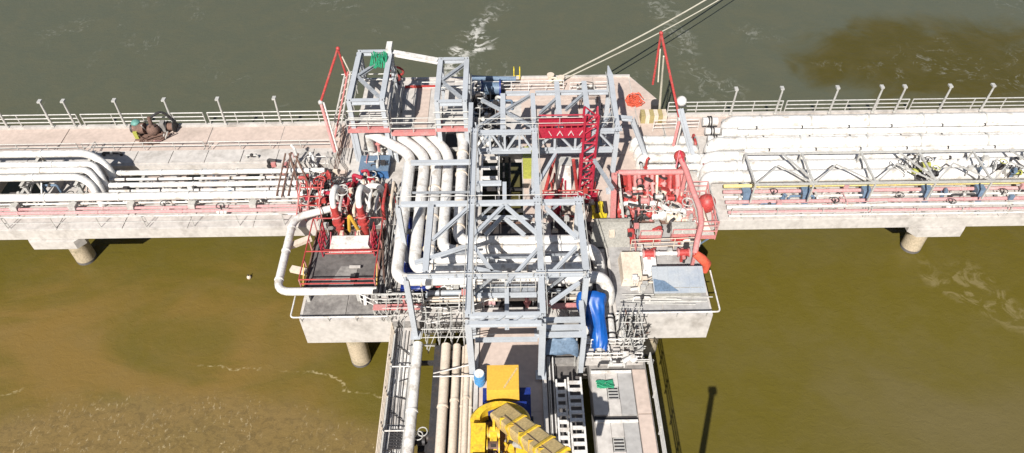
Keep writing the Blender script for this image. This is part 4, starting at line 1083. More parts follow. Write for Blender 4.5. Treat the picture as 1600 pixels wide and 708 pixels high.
for k in range(4):
    MB().box(q.x - .5 + k * .27, q.x - .5 + k * .27 + .17, q.y - .6, q.y + .5, D + .5, D + .6).build('bar', 'stripe' if k % 2 == 0 else 'dark', t)
for dy in (-.6, .45): MB().box(q.x - .5, q.x + .5, q.y + dy, q.y + dy + .1, D + .02, D + .5).build('frame', 'stripe', t)
for k, (px, py, w_, m, lab) in enumerate(((885, 332, 1.0, 'olive', 'grey'), (900, 340, .8, 'cream', 'cream'), (868, 338, .6, 'maroon', 'crimson'))):
    q = at(px, py, D)
    t = thing('junction_box', lab + ' junction box on a stand before the crimson mast base', 'junction box', (q.x, q.y, D + .02))
    MB().box(q.x - w_ / 2, q.x + w_ / 2, q.y - .3, q.y + .3, D + .5, D + 1.2).build('box', m, t)
    for dx in (-w_ * .35, w_ * .35): MB().bar((q.x + dx, q.y, D + .02), (q.x + dx, q.y, D + .5), .08, .08).build('leg', 'dark', t)
    MB().box(q.x - w_ / 2 + .06, q.x + w_ / 2 - .06, q.y - .33, q.y - .3, D + .56, D + 1.14).build('door', m, t)
cb = thing('cabin', 'flat grey roofed cabin on the front right corner block', 'cabin', (10.4, 30, D + .05))
a, b_ = at(1022, 458, D + .9), at(1097, 416, D + 1.3)
MB().box(a.x + .15, b_.x - .15, a.y + .3, b_.y - .12, D + .05, D + 1.0).build('wall', 'olive', cb)
MB().hexa([(a.x, a.y, D + .85), (b_.x, a.y, D + .85), (b_.x, b_.y, D + 1.25), (a.x, b_.y, D + 1.25)], [(a.x, a.y, D + .92), (b_.x, a.y, D + .92), (b_.x, b_.y, D + 1.32), (a.x, b_.y, D + 1.32)]).build('roof', 'roofgrey', cb)
for k in range(5):
    xk = a.x + (b_.x - a.x) * (k + .5) / 5
    MB().hexa([(xk, a.y + .02, D + .93), (xk + .05, a.y + .02, D + .93), (xk + .05, b_.y - .02, D + 1.33), (xk, b_.y - .02, D + 1.33)], [(xk, a.y + .02, D + .96), (xk + .05, a.y + .02, D + .96), (xk + .05, b_.y - .02, D + 1.36), (xk, b_.y - .02, D + 1.36)]).build('roof_seam', 'roofgrey', cb)
MB().hexa([(a.x + .05, a.y + .05, D + .98), (a.x + 1.5, a.y + .05, D + .98), (a.x + .7, a.y + .75, D + 1.12), (a.x + .05, a.y + .9, D + 1.14)], [(a.x + .05, a.y + .05, D + 1.0), (a.x + 1.5, a.y + .05, D + 1.0), (a.x + .7, a.y + .75, D + 1.14), (a.x + .05, a.y + .9, D + 1.16)]).build('blue_cover', 'slate', cb)
for k, (x0, x1, y0, y1, m, lab) in enumerate(((972, 1000, 398, 440, 'cream', 'left'), (1004, 1024, 396, 424, 'white', 'right'))):
    a, b_ = at(x0, y1, D + .5), at(x1, y0, D + .5)
    t = thing('cover_plate', 'pale tilted cover plate beside the cabin, %s of the two' % lab, 'cover', (a.x, a.y, D + .05), 'cover plates beside the cabin')
    MB().hexa([(a.x, a.y, D + .06), (b_.x, a.y, D + .06), (b_.x, b_.y, D + .06), (a.x, b_.y, D + .06)], [(a.x + .1, a.y + .15, D + .6), (b_.x - .1, a.y + .15, D + .6), (b_.x - .1, b_.y - .1, D + .9), (a.x + .1, b_.y - .1, D + .9)]).build('plate', m, t)
    MB().box(a.x + .15, a.x + .3, a.y + .1, a.y + .16, D + .2, D + .45).build('lug', 'dark', t)
for (x0, x1, py) in ((975, 1070, 397),):
    a, b_ = at(x0, py, 6.7), at(x1, py, 6.7)
    pipeline([(a.x, a.y, D + .05), (a.x, a.y, 6.7), (b_.x, a.y, 6.7), (b_.x, a.y, D + .05)], .14, 'white', 'white pipe lying behind the grey roofed cabin', rings=3)
for i, (px, py, lab) in enumerate(((1012, 404, 'left'), (1066, 402, 'right'))):
    q = at(px, py, D + .4)
    t = thing('red_actuator', 'stubby red valve actuator behind the cabin, %s of the two' % lab, 'actuator', (q.x, q.y, D + .05), 'red actuators behind the cabin')
    tube((q.x - .35, q.y, D + .85), (q.x + .35, q.y, D + .85), .24, 12).build('cylinder', 'red', t)
    for dx in (-.38, .3): tube((q.x + dx, q.y, D + .85), (q.x + dx + .08, q.y, D + .85), .3, 12).build('end_cap', 'faded', t)
    MB().box(q.x - .12, q.x + .12, q.y - .12, q.y + .12, D + .05, D + .65).build('stem', 'red', t)
    tube((q.x, q.y - .4, D + .75), (q.x, q.y + .4, D + .75), .12, 8).build('spindle', 'faded', t)
# scaffold tubes laid along the right block front, and scaffold clutter
for k in range(11):
    a = at(965 + random.uniform(-6, 25), 465 + random.uniform(-4, 10), D + .1); L_ = random.uniform(2.5, 5.5)
    an = random.uniform(-.07, .07)
    o = tube((a.x, a.y, D + .1 + .03 * (k % 3)), (a.x + L_ * math.cos(an), a.y + L_ * math.sin(an), D + .1 + .03 * (k % 3)), .035, 6).build('scaffold_tube', 'galv')
    tag(o, 'loose grey scaffold tube lying before the grey roofed cabin', 'scaffold tube', 'loose scaffold tubes by the cabin')
for k in range(5):
    a = at(1085 + random.uniform(-10, 8), 462 + random.uniform(-6, 6), D + .1); an = random.uniform(.3, 1.2)
    o = tube((a.x, a.y, D + .12), (a.x + .9 * math.cos(an), a.y + .9 * math.sin(an), D + .2), .05, 6).build('scaffold_tube', 'galv')
    tag(o, 'short grey scaffold tube in the pile at the right end of the block', 'scaffold tube', 'loose scaffold tubes by the cabin')


def scaffold(x0, x1, y0, y1, z0, z1, nx, ny, label, m='galv', plank=True, lifts=2):
    t = thing('scaffold', label, 'scaffold', (x0, y0, z0), 'scaffolds')
    gx = [x0 + (x1 - x0) * i / nx for i in range(nx + 1)]; gy = [y0 + (y1 - y0) * j / ny for j in range(ny + 1)]
    for x in gx:
        for y in gy: tube((x, y, z0), (x, y, z1 + random.uniform(-.1, .5)), .032, 6).build('standard', m, t)
    for l in range(lifts):
        z = z0 + (z1 - z0) * (l + 1) / lifts - .1
        for x in gx: tube((x, y0 - .2, z), (x, y1 + .2, z), .03, 6).build('transom', m, t)
        for y in gy: tube((x0 - .2, y, z + .06), (x1 + .2, y, z + .06 + random.uniform(-.12, .12)), .03, 6).build('ledger', m, t)
    for x in range(nx):
        tube((gx[x], y0, z0 + .1), (gx[x + 1], y0, z1), .028, 6).build('brace', m, t)
    if plank:
        n = max(1, int((y1 - y0) / .27))
        for k in range(n):
            MB().box(x0, x1, y0 + k * .27 + .02, y0 + k * .27 + .24, z1 - .45, z1 - .40).build('plank', random.choice(('cream', 'pale_concrete', 'galv')), t)
    return t


scaffold(-5.1, -2.9, 25.3, 26.5, D - .9, D + 1.6, 3, 1, 'dense scaffold of thin tubes where the big pipes cross to the trestle', lifts=3, plank=False)
scaffold(-7.5, -5.4, 26.9, 27.9, D + .04, D + 1.5, 3, 1, 'small scaffold bay beside the left corner block', plank=False)
scaffold(6.3, 7.4, 24.5, 26.7, 5.9, D + 1.6, 1, 2, 'tangled scaffold tower at the right shoulder of the trestle', plank=False, lifts=2)
for k in range(34):
    x, y = random.uniform(6.0, 7.5), random.uniform(24.2, 26.8)
    o = tube((x, y, D - .06), (x + random.uniform(-.6, .7), y + random.uniform(-1.0, .6), D + random.uniform(.7, 2.2)), .035, 6).build('scaffold_tube', random.choice(('galv', 'galv', 'rust', 'dark')))
    tag(o, 'scaffold tube leaning in the tangle at the right shoulder of the trestle', 'scaffold tube', 'leaning scaffold tubes')
for k in range(26):
    x, y = random.uniform(-6.6, -2.6), random.uniform(25.2, 27.2); z = D + random.uniform(.1, 1.5); an = random.choice((0, 0, 1.57, random.uniform(0, 3.14)))
    L_ = random.uniform(.8, 2.2)
    o = tube((x, y, z), (x + L_ * math.cos(an), y + .6 * L_ * math.sin(an), z + random.uniform(-.3, .4)), .03, 6).build('scaffold_tube', random.choice(('galv', 'galv', 'dark', 'white')))
    tag(o, 'thin scaffold tube in the tangle between big pipes and trestle', 'scaffold tube', 'scaffold tubes before the big pipes')
# pink fascia strips on the front edge of the platform
for k, (x0, x1) in enumerate(((583, 660), (862, 905))):
    z = D + .9
    a, b_ = at(x0, 480 if k == 0 else 478, z), at(x1, 480 if k == 0 else 478, z)
    t = thing('toe_walkway', 'narrow faded red gangway along the front edge of the platform, ' + ('left of the trestle pipes' if k == 0 else 'beside the blue tarpaulin'), 'walkway', (a.x, a.y, D))
    MB().box(a.x, b_.x, a.y - .2, a.y + .2, z - .06, z).build('floor', 'faded', t)
    for x in (a.x, b_.x): MB().bar((x, a.y, D - 1.1 if k == 0 else D - .06), (x, a.y, z - .06), .08, .08).build('leg', 'galv', t)
    for h in (.5, 1.0): tube((a.x, a.y + .2, z + h), (b_.x, a.y + .2, z + h), .03, 6).build('rail', 'galv', t)
    for x in (a.x, (a.x + b_.x) / 2, b_.x): tube((x, a.y + .2, z - .06), (x, a.y + .2, z + 1), .03, 6).build('post', 'galv', t)
    for q_ in range(4): tube((a.x + .3 * q_, a.y - .2, z - .05), (a.x + .3 * q_ + .5, a.y - .35, z - 1.0), .025, 6).build('strut', 'galv', t)
# front clutter beams under the frame
for k, (py, m, lab) in enumerate(((446, 'white', 'rear'), (458, 'roofgrey', 'middle'), (468, 'cream', 'front'))):
    a, b_ = at(668, py, 6.7), at(905, py, 6.7)
    pipeline([(a.x, a.y, D + .03), (a.x, a.y, 6.7), (b_.x, a.y, 6.7), (b_.x, a.y, D + .03)], .17, m, 'low cross pipe in front of the big pipes, %s of the three' % lab, 'low cross pipes at the platform front', bend=.3, rings=5, ring_m='dark')
for i in range(16):
    px, py = random.uniform(670, 905), random.uniform(450, 482)
    q = at(px, py, D); m = random.choice(('galv', 'dark', 'white', 'pink'))
    valve((q.x, q.y, D + .16), random.uniform(.9, 1.4), m, {'galv': 'grey', 'dark': 'black', 'white': 'white', 'pink': 'pink'}[m] + ' valve under the front bay of the steel frame', 'valves under the front bay', wheel=random.choice(('dark', 'red', 'galv')))

# ------------------------------------------------------------------ left loading area
wl = pipeline([(-12.2, 35.8, 6.9), (-14.55, 35.0, 6.9), (-14.45, 28.7, 6.9), (-8.3, 28.7, 6.9)], .25, 'white', 'thick white pipe looping outside the left corner block over the water', bend=.9, rings=3, n=18)
for x in (-12.6, -9.5): MB().box(x - .1, x + .1, 28.55, 28.85, D + .05, 6.65).build('stool', 'galv', wl)
MB().bar((-9.05, 28.7, 6.9), (-9.05, 28.2, 6.15), .16, .2).build('lug', 'white', wl)
for (px0, py0), (px1, py1) in (((452, 385), (486, 372)), ((455, 420), (478, 425))):
    a, b_ = at(px0, py0, 6.6), at(px1, py1, 6.6)
    MB().bar(a, b_, .4, .26).build('bracket', 'cream', wl)
dt = thing('drip_tray', 'dark stained drip tray on the left corner block', 'tray', (-10.8, 30.6, D + .05))
MB().box(-13.0, -8.6, 29.4, 34.3, D + .05, D + .10).build('floor', 'dark_concrete', dt)
for y in (29.35, 34.3): MB().box(-13.0, -8.6, y, y + .08, D + .05, D + .3).build('rim', 'rust', dt)
for x in (-13.06, -8.6): MB().box(x, x + .08, 29.35, 34.38, D + .05, D + .3).build('rim', 'rust', dt)
MB().hexa([(-11.6, 29.6, D + .1), (-10.0, 29.6, D + .1), (-9.9, 31.3, D + .1), (-11.0, 31.3, D + .1)], [(-11.6, 29.6, D + .16), (-10.0, 29.6, D + .16), (-9.9, 31.3, D + .16), (-11.0, 31.3, D + .16)]).build('plate', 'grey_concrete', dt)
MB().box(-10.4, -9.7, 31.0, 31.15, D + .3, D + .42).build('plate', 'pale_concrete', dt)
MB().box(-10.2, -9.9, 30.0, 30.4, D + .16, D + .5).build('sump', 'dark', dt)
# red guard frame round the tray
gf = thing('guard_rail', 'thin red guard rail frame around the dark drip tray', 'railing', (-10.8, 29.3, D + .05))
for y, zz in ((29.3, (.9, 1.3)), (31.6, (1.3,)), (34.5, (1.3,))):
    for z in zz: tube((-13.1, y, D + z), (-8.5, y, D + z), .045, 6).build('rail', 'red', gf)
for x in (-13.1, -8.5):
    tube((x, 29.3, D + 1.3), (x, 34.5, D + 1.3), .045, 6).build('rail', 'red', gf)
    for y in (29.3, 31.0, 32.7, 34.5): tube((x, y, D + .05), (x, y, D + 1.3), .045, 6).build('post', 'faded', gf)
    tube((x, 29.3, D + .1), (x, 31.0, D + 1.3), .03, 6).build('diagonal', 'amber', gf)
# the red loading arm skid
sk = thing('loading_skid', 'red loading skid with two upright arms and white tank on the left block', 'loading arm', (-10.6, 34, D + .05))
for i, x in enumerate((-11.4, -9.75)):
    tube((x, 34.2, D + .1), (x, 34.0, D + 2.9), .24, 12).build('riser', 'red', sk)
    tube((x, 34.2, D + 1.2), (x, 34.2, D + 1.32), .4, 14).build('flange', 'red', sk)
    tube((x, 34.15, D + 1.9), (x, 34.15, D + 2.0), .36, 14).build('flange', 'faded', sk)
    MB().pipe([(x, 34.0, D + 2.8), (x, 34.2, D + 3.6), (x + .1, 35.0, D + 3.7), (x + .3, 35.7, D + 2.6)], .2, .5, 12).build('gooseneck', 'white', sk)
    for k in range(4):
        MB().bar((x - .3, 34.2 - .1 * k, D + .5 + .5 * k), (x + .3, 34.0 - .1 * k, D + .9 + .5 * k), .07, .07).build('bracket', 'red', sk)
MB().pipe([(-10.9, 34.4, D + .1), (-10.6, 34.2, D + 2.0), (-10.2, 34.3, D + .1)], .12, .5, 8).build('hose', 'amber', sk)
MB().hexa([(-11.9, 32.3, D + .35), (-9.1, 32.3, D + .35), (-9.1, 33.3, D + .35), (-11.9, 33.3, D + .35)], [(-11.7, 32.4, D + 1.0), (-9.3, 32.4, D + 1.0), (-9.3, 33.2, D + 1.0), (-11.7, 33.2, D + 1.0)]).build('tank', 'white', sk)
for x in (-11.6, -9.4):
    for y in (32.5, 33.1): MB().bar((x, y, D + .1), (x, y, D + .4), .1, .1).build('tank_foot', 'red', sk)
for x in (-11.8, -11.0, -10.2, -9.2): tube((x, 32.2, D + .3), (x, 33.4, D + 1.15), .035, 6).build('tank_strap', 'maroon', sk)
for z in (.45, .8): tube((-12.1, 32.15, D + z), (-8.9, 32.15, D + z), .05, 6).build('bumper', 'red', sk)
for x in (-12.3, -8.95):
    for k in range(4):
        y = 32.2 + k * .5; tube((x, y, D + .1), (x, y, D + 1.7), .05, 6).build('cage_post', 'maroon', sk)
    for z in (.7, 1.2, 1.7): tube((x, 32.2, D + z), (x, 33.7, D + z), .045, 6).build('cage_rail', 'red', sk)
    for k in range(3): tube((x, 32.2 + .5 * k, D + .2), (x, 32.7 + .5 * k, D + 1.6), .04, 6).build('cage_brace', 'maroon', sk)
for x in (-11.2, -10.1): MB().hexa([(x - .35, 33.4, D + .1), (x + .35, 33.4, D + .1), (x + .35, 33.9, D + .1), (x - .35, 33.9, D + .1)], [(x - .1, 33.6, D + .8), (x + .1, 33.6, D + .8), (x + .1, 33.85, D + .8), (x - .1, 33.85, D + .8)]).build('gusset', 'cream', sk)
# back row of small valves and pipes behind the skid
for i in range(20):
    px, py = random.uniform(480, 596), random.uniform(290, 322)
    q = at(px, py, D); m = random.choice(('galv', 'white', 'red', 'dark', 'cream', 'maroon'))
    if q.y > 41: continue
    valve((q.x, q.y, D + .16), random.uniform(1.0, 1.7), m, {'galv': 'grey', 'white': 'white', 'red': 'red', 'dark': 'black', 'cream': 'cream', 'maroon': 'crimson'}[m] + ' valve in the crowd behind the left loading skid', 'valves behind the left skid', wheel=random.choice(('galv', 'red', 'dark')))
for i in range(9):
    x = -12.0 + i * .48
    y = 36.0 + .3 * (i % 3)
    pipeline([(x, y - .8, D + .1), (x, y - .8, D + 1.1 + .1 * (i % 2)), (x, y + 1.6, D + 1.1 + .1 * (i % 2)), (x, y + 1.6, D + .05)], .11, ('white', 'galv', 'red', 'cream', 'dark')[i % 5], 'small arched branch pipe behind the left loading skid, ' + ('white', 'grey', 'red', 'cream', 'black')[i % 5], 'branch pipes behind the left skid', bend=.25, n=8)
for i, (px, py) in enumerate(((513, 312), (585, 302))):
    q = at(px, py, D + 1.0)
    pipeline([(q.x - .55, q.y, D + .1), (q.x - .55, q.y + .1, D + 1.6), (q.x + .55, q.y + .1, D + 1.6), (q.x + .55, q.y, D + .1)], .2, 'white', 'white hoop of pipe behind the left skid, %s of the two' % ('left' if i == 0 else 'right'), 'white pipe hoops', bend=.6, n=14)
# red portal frames + dark leaning poles left of the skid
lf = thing('red_trestle_frame', 'slender red lattice frame left of the loading skid', 'frame', tuple(at(470, 345, D)))
for px in (462, 478, 495):
    p, q = at(px, 345, D + .05), at(px + 8, 285, D + 3.1)
    p.y = min(p.y, 37.0)
    tube(p, q, .05, 6).build('leg', 'faded', lf)
    tube(p + Vector((.25, .3, 0)), q + Vector((-.3, .1, 0)), .04, 6).build('brace', 'red', lf)
for k in range(4):
    a, b_ = at(464 + k * 2, 335 - k * 14, D + .7 + k * .75), at(500 + k * 2, 335 - k * 14, D + .7 + k * .75)
    tube(a, b_, .045, 6).build('tie', 'red', lf)
for i, (a, b_) in enumerate((((432, 306), (446, 240)), ((440, 308), (455, 238)), ((450, 306), (466, 240)), ((470, 300), (452, 240)), ((486, 296), (462, 244)))):
    p, q = at(*a, 7.45), at(*b_, 8.3)
    o = tube(p, q, .065, 6).build('leaning_pole', 'rust'); tag(o, 'dark rusty pole leaning across the left approach pipes by the skid', 'pole', 'leaning rusty poles')
for i in range(7):
    x = -8.3 + .16 * i
    o = tube((x, 28.3 + .1 * i, D + .1), (x + .25, 37 + .3 * i, D + 1.1 + .1 * (i % 3)), .035, 6).build('conduit', 'dark' if i % 2 else 'galv')
    tag(o, ('dark' if i % 2 else 'grey') + ' thin conduit running back between the left skid and the big pipes', 'conduit', 'conduits beside the big pipes')
    tube((x + .02, 28.4 + .1 * i, D), (x + .02, 28.4 + .1 * i, D + .12), .03, 6).build('clip', 'dark', o)
for i in range(5):
    x = -7.75 + .12 * i
    o = tube((x, 31.3, D + .2), (x + .35, 39.2, D + 1.9), .045, 6).build('riser_tube', 'steel'); tag(o, 'blue grey riser tube climbing beside the outermost big pipe', 'tube', 'riser tubes')
    tube((x, 31.3, D), (x, 31.3, D + .22), .045, 6).build('foot', 'steel', o)

# ------------------------------------------------------------------ trestle lines
# cable walkway on the left
cw = thing('cable_walkway', 'narrow walkway crowded with dark cables on the left of the trestle', 'walkway', (-6.6, 26, 5.4))
for k in range(28):
    y1 = 26.8 - k * 1.6; MB().box(-7.1, -5.95, y1 - 1.57, y1, 5.6, 5.66).build('floor_plate', 'white' if k % 3 else 'pale_concrete', cw)
for x in (-7.12, -5.98): MB().box(x - .06, x + .06, -18, 26.8, 5.4, 5.75).build('side_beam', 'galv', cw)
for k in range(9):
    x = -6.95 + .11 * k; ph = random.uniform(0, 6)
    MB().sweep([(x + .10 * math.sin(j * .55 + ph) * (1 if k % 2 else .3), 26.5 - j * 1.5, 5.70 + .02 * (k % 3)) for j in range(24)], .024, 5).build('cable', 'dark' if k % 3 == 0 else 'mid_concrete', cw)
for k in range(7):
    y = 19.9 - k * .17; MB().box(-6.75, -6.1, y - .05, y + .05, 5.74, 5.8).build('grille_bar', 'dark', cw)
for yy in (23.6, 19.6): tube((-7.1, yy, 6.35), (-5.9, yy, 6.35), .04, 6).build('cross_rail', 'white', cw)
for k in range(7):
    y = 25.4 - k * 1.1 + random.uniform(-.3, .3)
    tube((-6.8 + random.uniform(-.1, .3), y, 5.78), (-6.2 + random.uniform(0, .2), y - random.uniform(-.5, .7), 5.8), .03, 5).build('branch_cable', 'dark', cw)
pipeline([(-5.62, 25.3, 6.1), (-5.62, -20, 6.1)], .30, 'white', 'bright white duct pipe on the left side of the trestle', rings=5, n=18)
for k in range(6):
    y = 24.5 - k * 9; o = MB().box(-5.85, -5.4, y - .1, y + .1, 5.4, 5.82).build('duct_stool', 'galv'); tag(o, 'grey stool under the bright white duct of the trestle', 'pipe support', 'duct stools')
for x, r, nm in ((-3.93, .27, 'widest, leftmost'), (-3.3, .22, 'second from the left'), (-2.92, .07, 'thin one in the middle'), (-2.68, .17, 'fourth from the left'), (-2.42, .10, 'slim one next to the road kerb')):
    pipeline([(x, 25.0, D + .1 + r), (x, -20, D + .1 + r)], r, 'cream', 'cream pipe beside the trestle road, %s of the five' % nm, 'cream pipes of the trestle', rings=6, ring_m='cream')
for y, a in ((23.4, -.6), (22.6, 0)):
    o = tube((-4.5, y + a, D + .85), (-2.2, y, D + .85), .035, 6).build('cross_tube', 'white'); tag(o, 'thin white tube lying across the cream trestle pipes', 'tube', 'tubes across the cream pipes')
    tube((-2.25, y, D + .18), (-2.25, y, D + .85), .03, 6).build('prop', 'white', o)
for k, (px, py) in enumerate(((645, 688), (655, 690), (662, 684))):
    q = at(px, py, 5.2); valve((q.x, q.y, 5.0), 1.1, 'dark', 'dark valve in the gap between white duct and cream pipes', 'valves in the trestle gap', wheel='galv')
o = box(-5.3, -4.25, at(650, 690, 5).y - .6, at(650, 690, 5).y + .6, 4.7, 4.98).build('gap_platform', 'dark'); tag(o, 'small dark platform bridging the gap beside the cream pipes', 'platform')
gd = thing('shade_girder', 'black girder standing in for the shade along the water gap beside the cream trestle pipes', 'girder', (-4.4, 24, 4.6))
MB().ibeam((-4.42, 25.2, 5.5), (-4.42, -20, 5.5), .42, 1.1, .05).build('girder', 'dark', gd)
MB().box(-4.2, -2.35, -20, 25.0, 4.97, 5.05).build('pan', 'dark', gd)  # black pan and girder put the shade under the pipes into colour
# cable ladders right of the road
for k, (x0, x1, z, lab) in enumerate(((2.35, 2.85, 6.3, 'left and narrower'), (3.0, 3.7, 6.5, 'right and wider'))):
    t = thing('cable_ladder', 'white cable ladder rack along the trestle road, %s of the two' % lab, 'cable rack', (x0, 20, 5.35), 'cable ladders of the trestle')
    for x in (x0, x1): MB().box(x - .05, x + .05, -15, 22.6, z - .08, z + .08).build('side_rail', 'white', t)
    for j in range(80):
        y = 22.3 - j * .46
        if y < -14: break
        MB().box(x0 + .05, x1 - .05, y - .10, y + .10, z - .04, z + .04).build('rung', 'white', t)
    for j in range(6):
        y = 20 - j * 6
        for x in (x0, x1): MB().box(x - .04, x + .04, y - .04, y + .04, 4.9, z - .08).build('leg', 'galv', t)
for k in range(4):
    x = 1.95 + .1 * k
    o = tube((x, 24.5, 5.75), (x, -15, 5.75), .04, 6).build('service_line', ('galv', 'white', 'dark', 'white')[k]); tag(o, ('grey', 'white', 'black', 'white')[k] + ' slim service line between road kerb and cable ladders', 'pipe', 'service lines of the trestle')
cvm = MB(); qa, qb, qc, qd = at(847, 556, 7.0), at(905, 556, 7.0), at(902, 528, 7.9), at(852, 532, 7.9)
for j in range(7):
    for i in range(9):
        p = qa.lerp(qb, i / 8).lerp(qd.lerp(qc, i / 8), j / 6); cvm.v.append((p.x, p.y, p.z + .12 * math.sin(i * 1.3 + j) + .3 * math.sin(math.pi * i / 8) - .15))
for j in range(6):
    for i in range(8): cvm.f.append((j * 9 + i, j * 9 + i + 1, j * 9 + i + 10, j * 9 + i + 9))
cvt = thing('cable_cover', 'slate blue sheet draped over the upper end of the cable ladders', 'cover', (2.8, 22.5, 5.05))
o = cvm.build('sheet', 'slate', cvt); o.modifiers.new('s', 'SOLIDIFY').thickness = .03
for p in (qa, qb, qc, qd): tube((p.x * .98 + .05, p.y, 5.05), (p.x * .98 + .05, p.y, p.z - .1), .05, 6).build('prop', 'galv', cvt)
dk = thing('dark_well_sheet', 'black sheet standing in for the dark open well under the front truss', 'tray', (.4, 34, D + .04))
MB().box(-2.0, 1.3, 32.3, 34.9, D + .045, D + .09).build('floor', 'dark', dk)  # black floor stands in for the dark of the open well
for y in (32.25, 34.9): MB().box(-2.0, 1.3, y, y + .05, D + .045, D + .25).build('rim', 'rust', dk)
sb = MB().box(1.88, 3.92, -16, 26.8, 4.98, 5.05).build('rack_floor', 'dark_concrete'); sb['kind'] = 'structure'
# walkway band with rails across the slabs
cwk = thing('cross_walkway', 'pale cross walkway with low rails before the blue tarpaulin', 'walkway', (5.5, 24, D))
MB().box(3.9, 7.4, 23.75, 24.9, D - .06, D + .3).build('floor', 'pale_concrete', cwk)
for y in (23.85, 24.8):
    for h in (.35, .7): tube((4.0, y, D + .3 + h), (7.3, y, D + .3 + h), .035, 6).build('rail', 'white', cwk)
    for k in range(8): tube((4.0 + k * .47, y, D + .3), (4.0 + k * .47, y, D + 1.0), .03, 6).build('post', 'white', cwk)
for k in range(4):
    MB().box(4.2 + k * .75, 4.6 + k * .75, 24.1, 24.5, D + .3, D + .55).build('foot_block', 'pale_concrete', cwk)
for k in range(4):
    x = 4.5 + k * .62
    pipeline([(x, 26.85, D + .35), (x, 25.0, D + .35)], .26, 'white', 'short white pipe end under the blue tarpaulin, %s from the left' % ('first', 'second', 'third', 'fourth')[k], 'white pipe ends by the tarpaulin', rings=2, ring_m='dark')
# blue tarpaulin draped
bt = MB(); rows = [(at(903, 456, 8.3), at(948, 460, 8.3)), (at(902, 466, 8.2), at(944, 468, 8.3)), (at(908, 480, 7.9), at(945, 478, 8.0)), (at(918, 494, 7.6), at(945, 490, 7.7)), (at(924, 508, 7.4), at(947, 506, 7.5)), (at(926, 524, 7.2), at(949, 522, 7.2)), (at(928, 536, 6.95), at(951, 535, 7.0)), (at(930, 546, 6.7), at(946, 549, 6.7))]
n_ = 10
for j, (a, b_) in enumerate(rows):
    for i in range(n_ + 1):
        u = i / n_; p = a.lerp(b_, u)
        bt.v.append((p.x, p.y, p.z + .22 * math.sin(u * math.pi) + .07 * math.sin(i * 2.3 + j * 1.9) + random.uniform(-.06, .06)))
for j in range(len(rows) - 1):
    for i in range(n_):
        a = j * (n_ + 1) + i; bt.f.append((a, a + 1, a + n_ + 2, a + n_ + 1))
k0 = len(bt.v); 
for j, (a, b_) in enumerate(rows):   # hanging sides
    bt.v.append((a.x - .06, a.y, a.z - .7)); bt.v.append((b_.x + .06, b_.y, b_.z - .7))
for j in range(len(rows) - 1):
    l0, l1 = j * (n_ + 1), (j + 1) * (n_ + 1)
    bt.f.append((k0 + 2 * j, l0, l1, k0 + 2 * j + 2)); bt.f.append((l0 + n_, k0 + 2 * j + 1, k0 + 2 * j + 3, l1 + n_))
tp = thing('blue_tarpaulin', 'bright blue tarpaulin draped over a pipe beside the steel frame', 'tarpaulin', (4.8, 26, D))
o = bt.build('sheet', 'tarp', tp); md = o.modifiers.new('s', 'SOLIDIFY'); md.thickness = .03
md2 = o.modifiers.new('ss', 'SUBSURF'); md2.levels = 2; md2.render_levels = 2
ra, rb = rows[1][0].lerp(rows[1][1], .5), rows[-1][0].lerp(rows[-1][1], .5)
tube(ra - Vector((0, 0, .2)), rb - Vector((0, 0, .2)), .18, 10).build('covered_pipe', 'galv', tp)
for k in (0.1, .92):
    p = ra.lerp(rb, k); MB().bar((p.x, p.y, D), (p.x, p.y, p.z - .3), .12, .12).build('prop', 'galv', tp)
gm = MB()
q = at(945, 601, D + .15)
for k in range(14):
    gm.sweep([(q.x - .45 + .18 * j + random.uniform(-.05, .05), q.y + .22 * math.sin(j * .6 + k * .45) + random.uniform(-.03, .03), D + .18 + .02 * (k % 4) + .04 * math.sin(j + k)) for j in range(6)], .035, 5)
o = gm.build('green_net_bundle', 'green'); tag(o, 'small bundle of green net on the first trestle slab', 'netting')

# ------------------------------------------------------------------ mobile crane
cr = thing('mobile_crane', 'yellow mobile crane with tan telescopic boom parked on the trestle road', 'crane', (-.5, 18, D + .03))
zt0 = D + .03
fx0, fx1 = -1.75, .95
chs = MB().box(fx0 + .3, fx1 - .3, 8.0, 20.6, zt0 + .7, zt0 + 2.15).build('chassis', 'navy', cr)
for y in (19.6, 18.0, 13.4, 11.8):
    for s_, x in ((-1, fx0 + .15), (1, fx1 - .15)):
        wv = tube((x - .19, y, zt0 + .55), (x + .19, y, zt0 + .55), .55, 18).build('wheel', 'rubber', cr)
        tube((x + s_ * .17, y, zt0 + .55), (x + s_ * .21, y, zt0 + .55), .28, 12).build('rim', 'yellow', wv)
zt0 += 1.0
MB().box(fx0 + .1, fx1 - .1, 18.8, 20.9, zt0 + 1.15, zt0 + 1.35).build('rear_deck', 'navy', cr)
ob = at(760, 570, zt0 + 2.9); oe = at(811, 570, zt0 + 2.9)
cwt = MB().hexa([(ob.x, ob.y - 1.75, zt0 + 1.35), (oe.x, ob.y - 1.75, zt0 + 1.35), (oe.x, ob.y + .05, zt0 + 1.35), (ob.x, ob.y + .05, zt0 + 1.35)],
                [(ob.x + .03, ob.y - 1.45, zt0 + 2.85), (oe.x - .03, ob.y - 1.45, zt0 + 2.85), (oe.x - .03, ob.y, zt0 + 2.85), (ob.x + .03, ob.y, zt0 + 2.85)]).build('engine_box', 'amber', cr)
MB().bar((ob.x + .9, ob.y - 1.35, zt0 + 2.87), (oe.x - .1, ob.y - .2, zt0 + 2.87), .09, .04).build('lifting_strip', 'boom', cwt)
for k in range(5): MB().box(ob.x + .2 + k * .34, ob.x + .42 + k * .34, ob.y - 1.79, ob.y - 1.76, zt0 + 1.6, zt0 + 2.2).build('vent', 'dark', cwt)
MB().box(ob.x - .12, oe.x + .35, ob.y - 2.35, ob.y - 1.8, zt0 + 1.35, zt0 + 2.3).build('navy_cross_box', 'navy', cr)
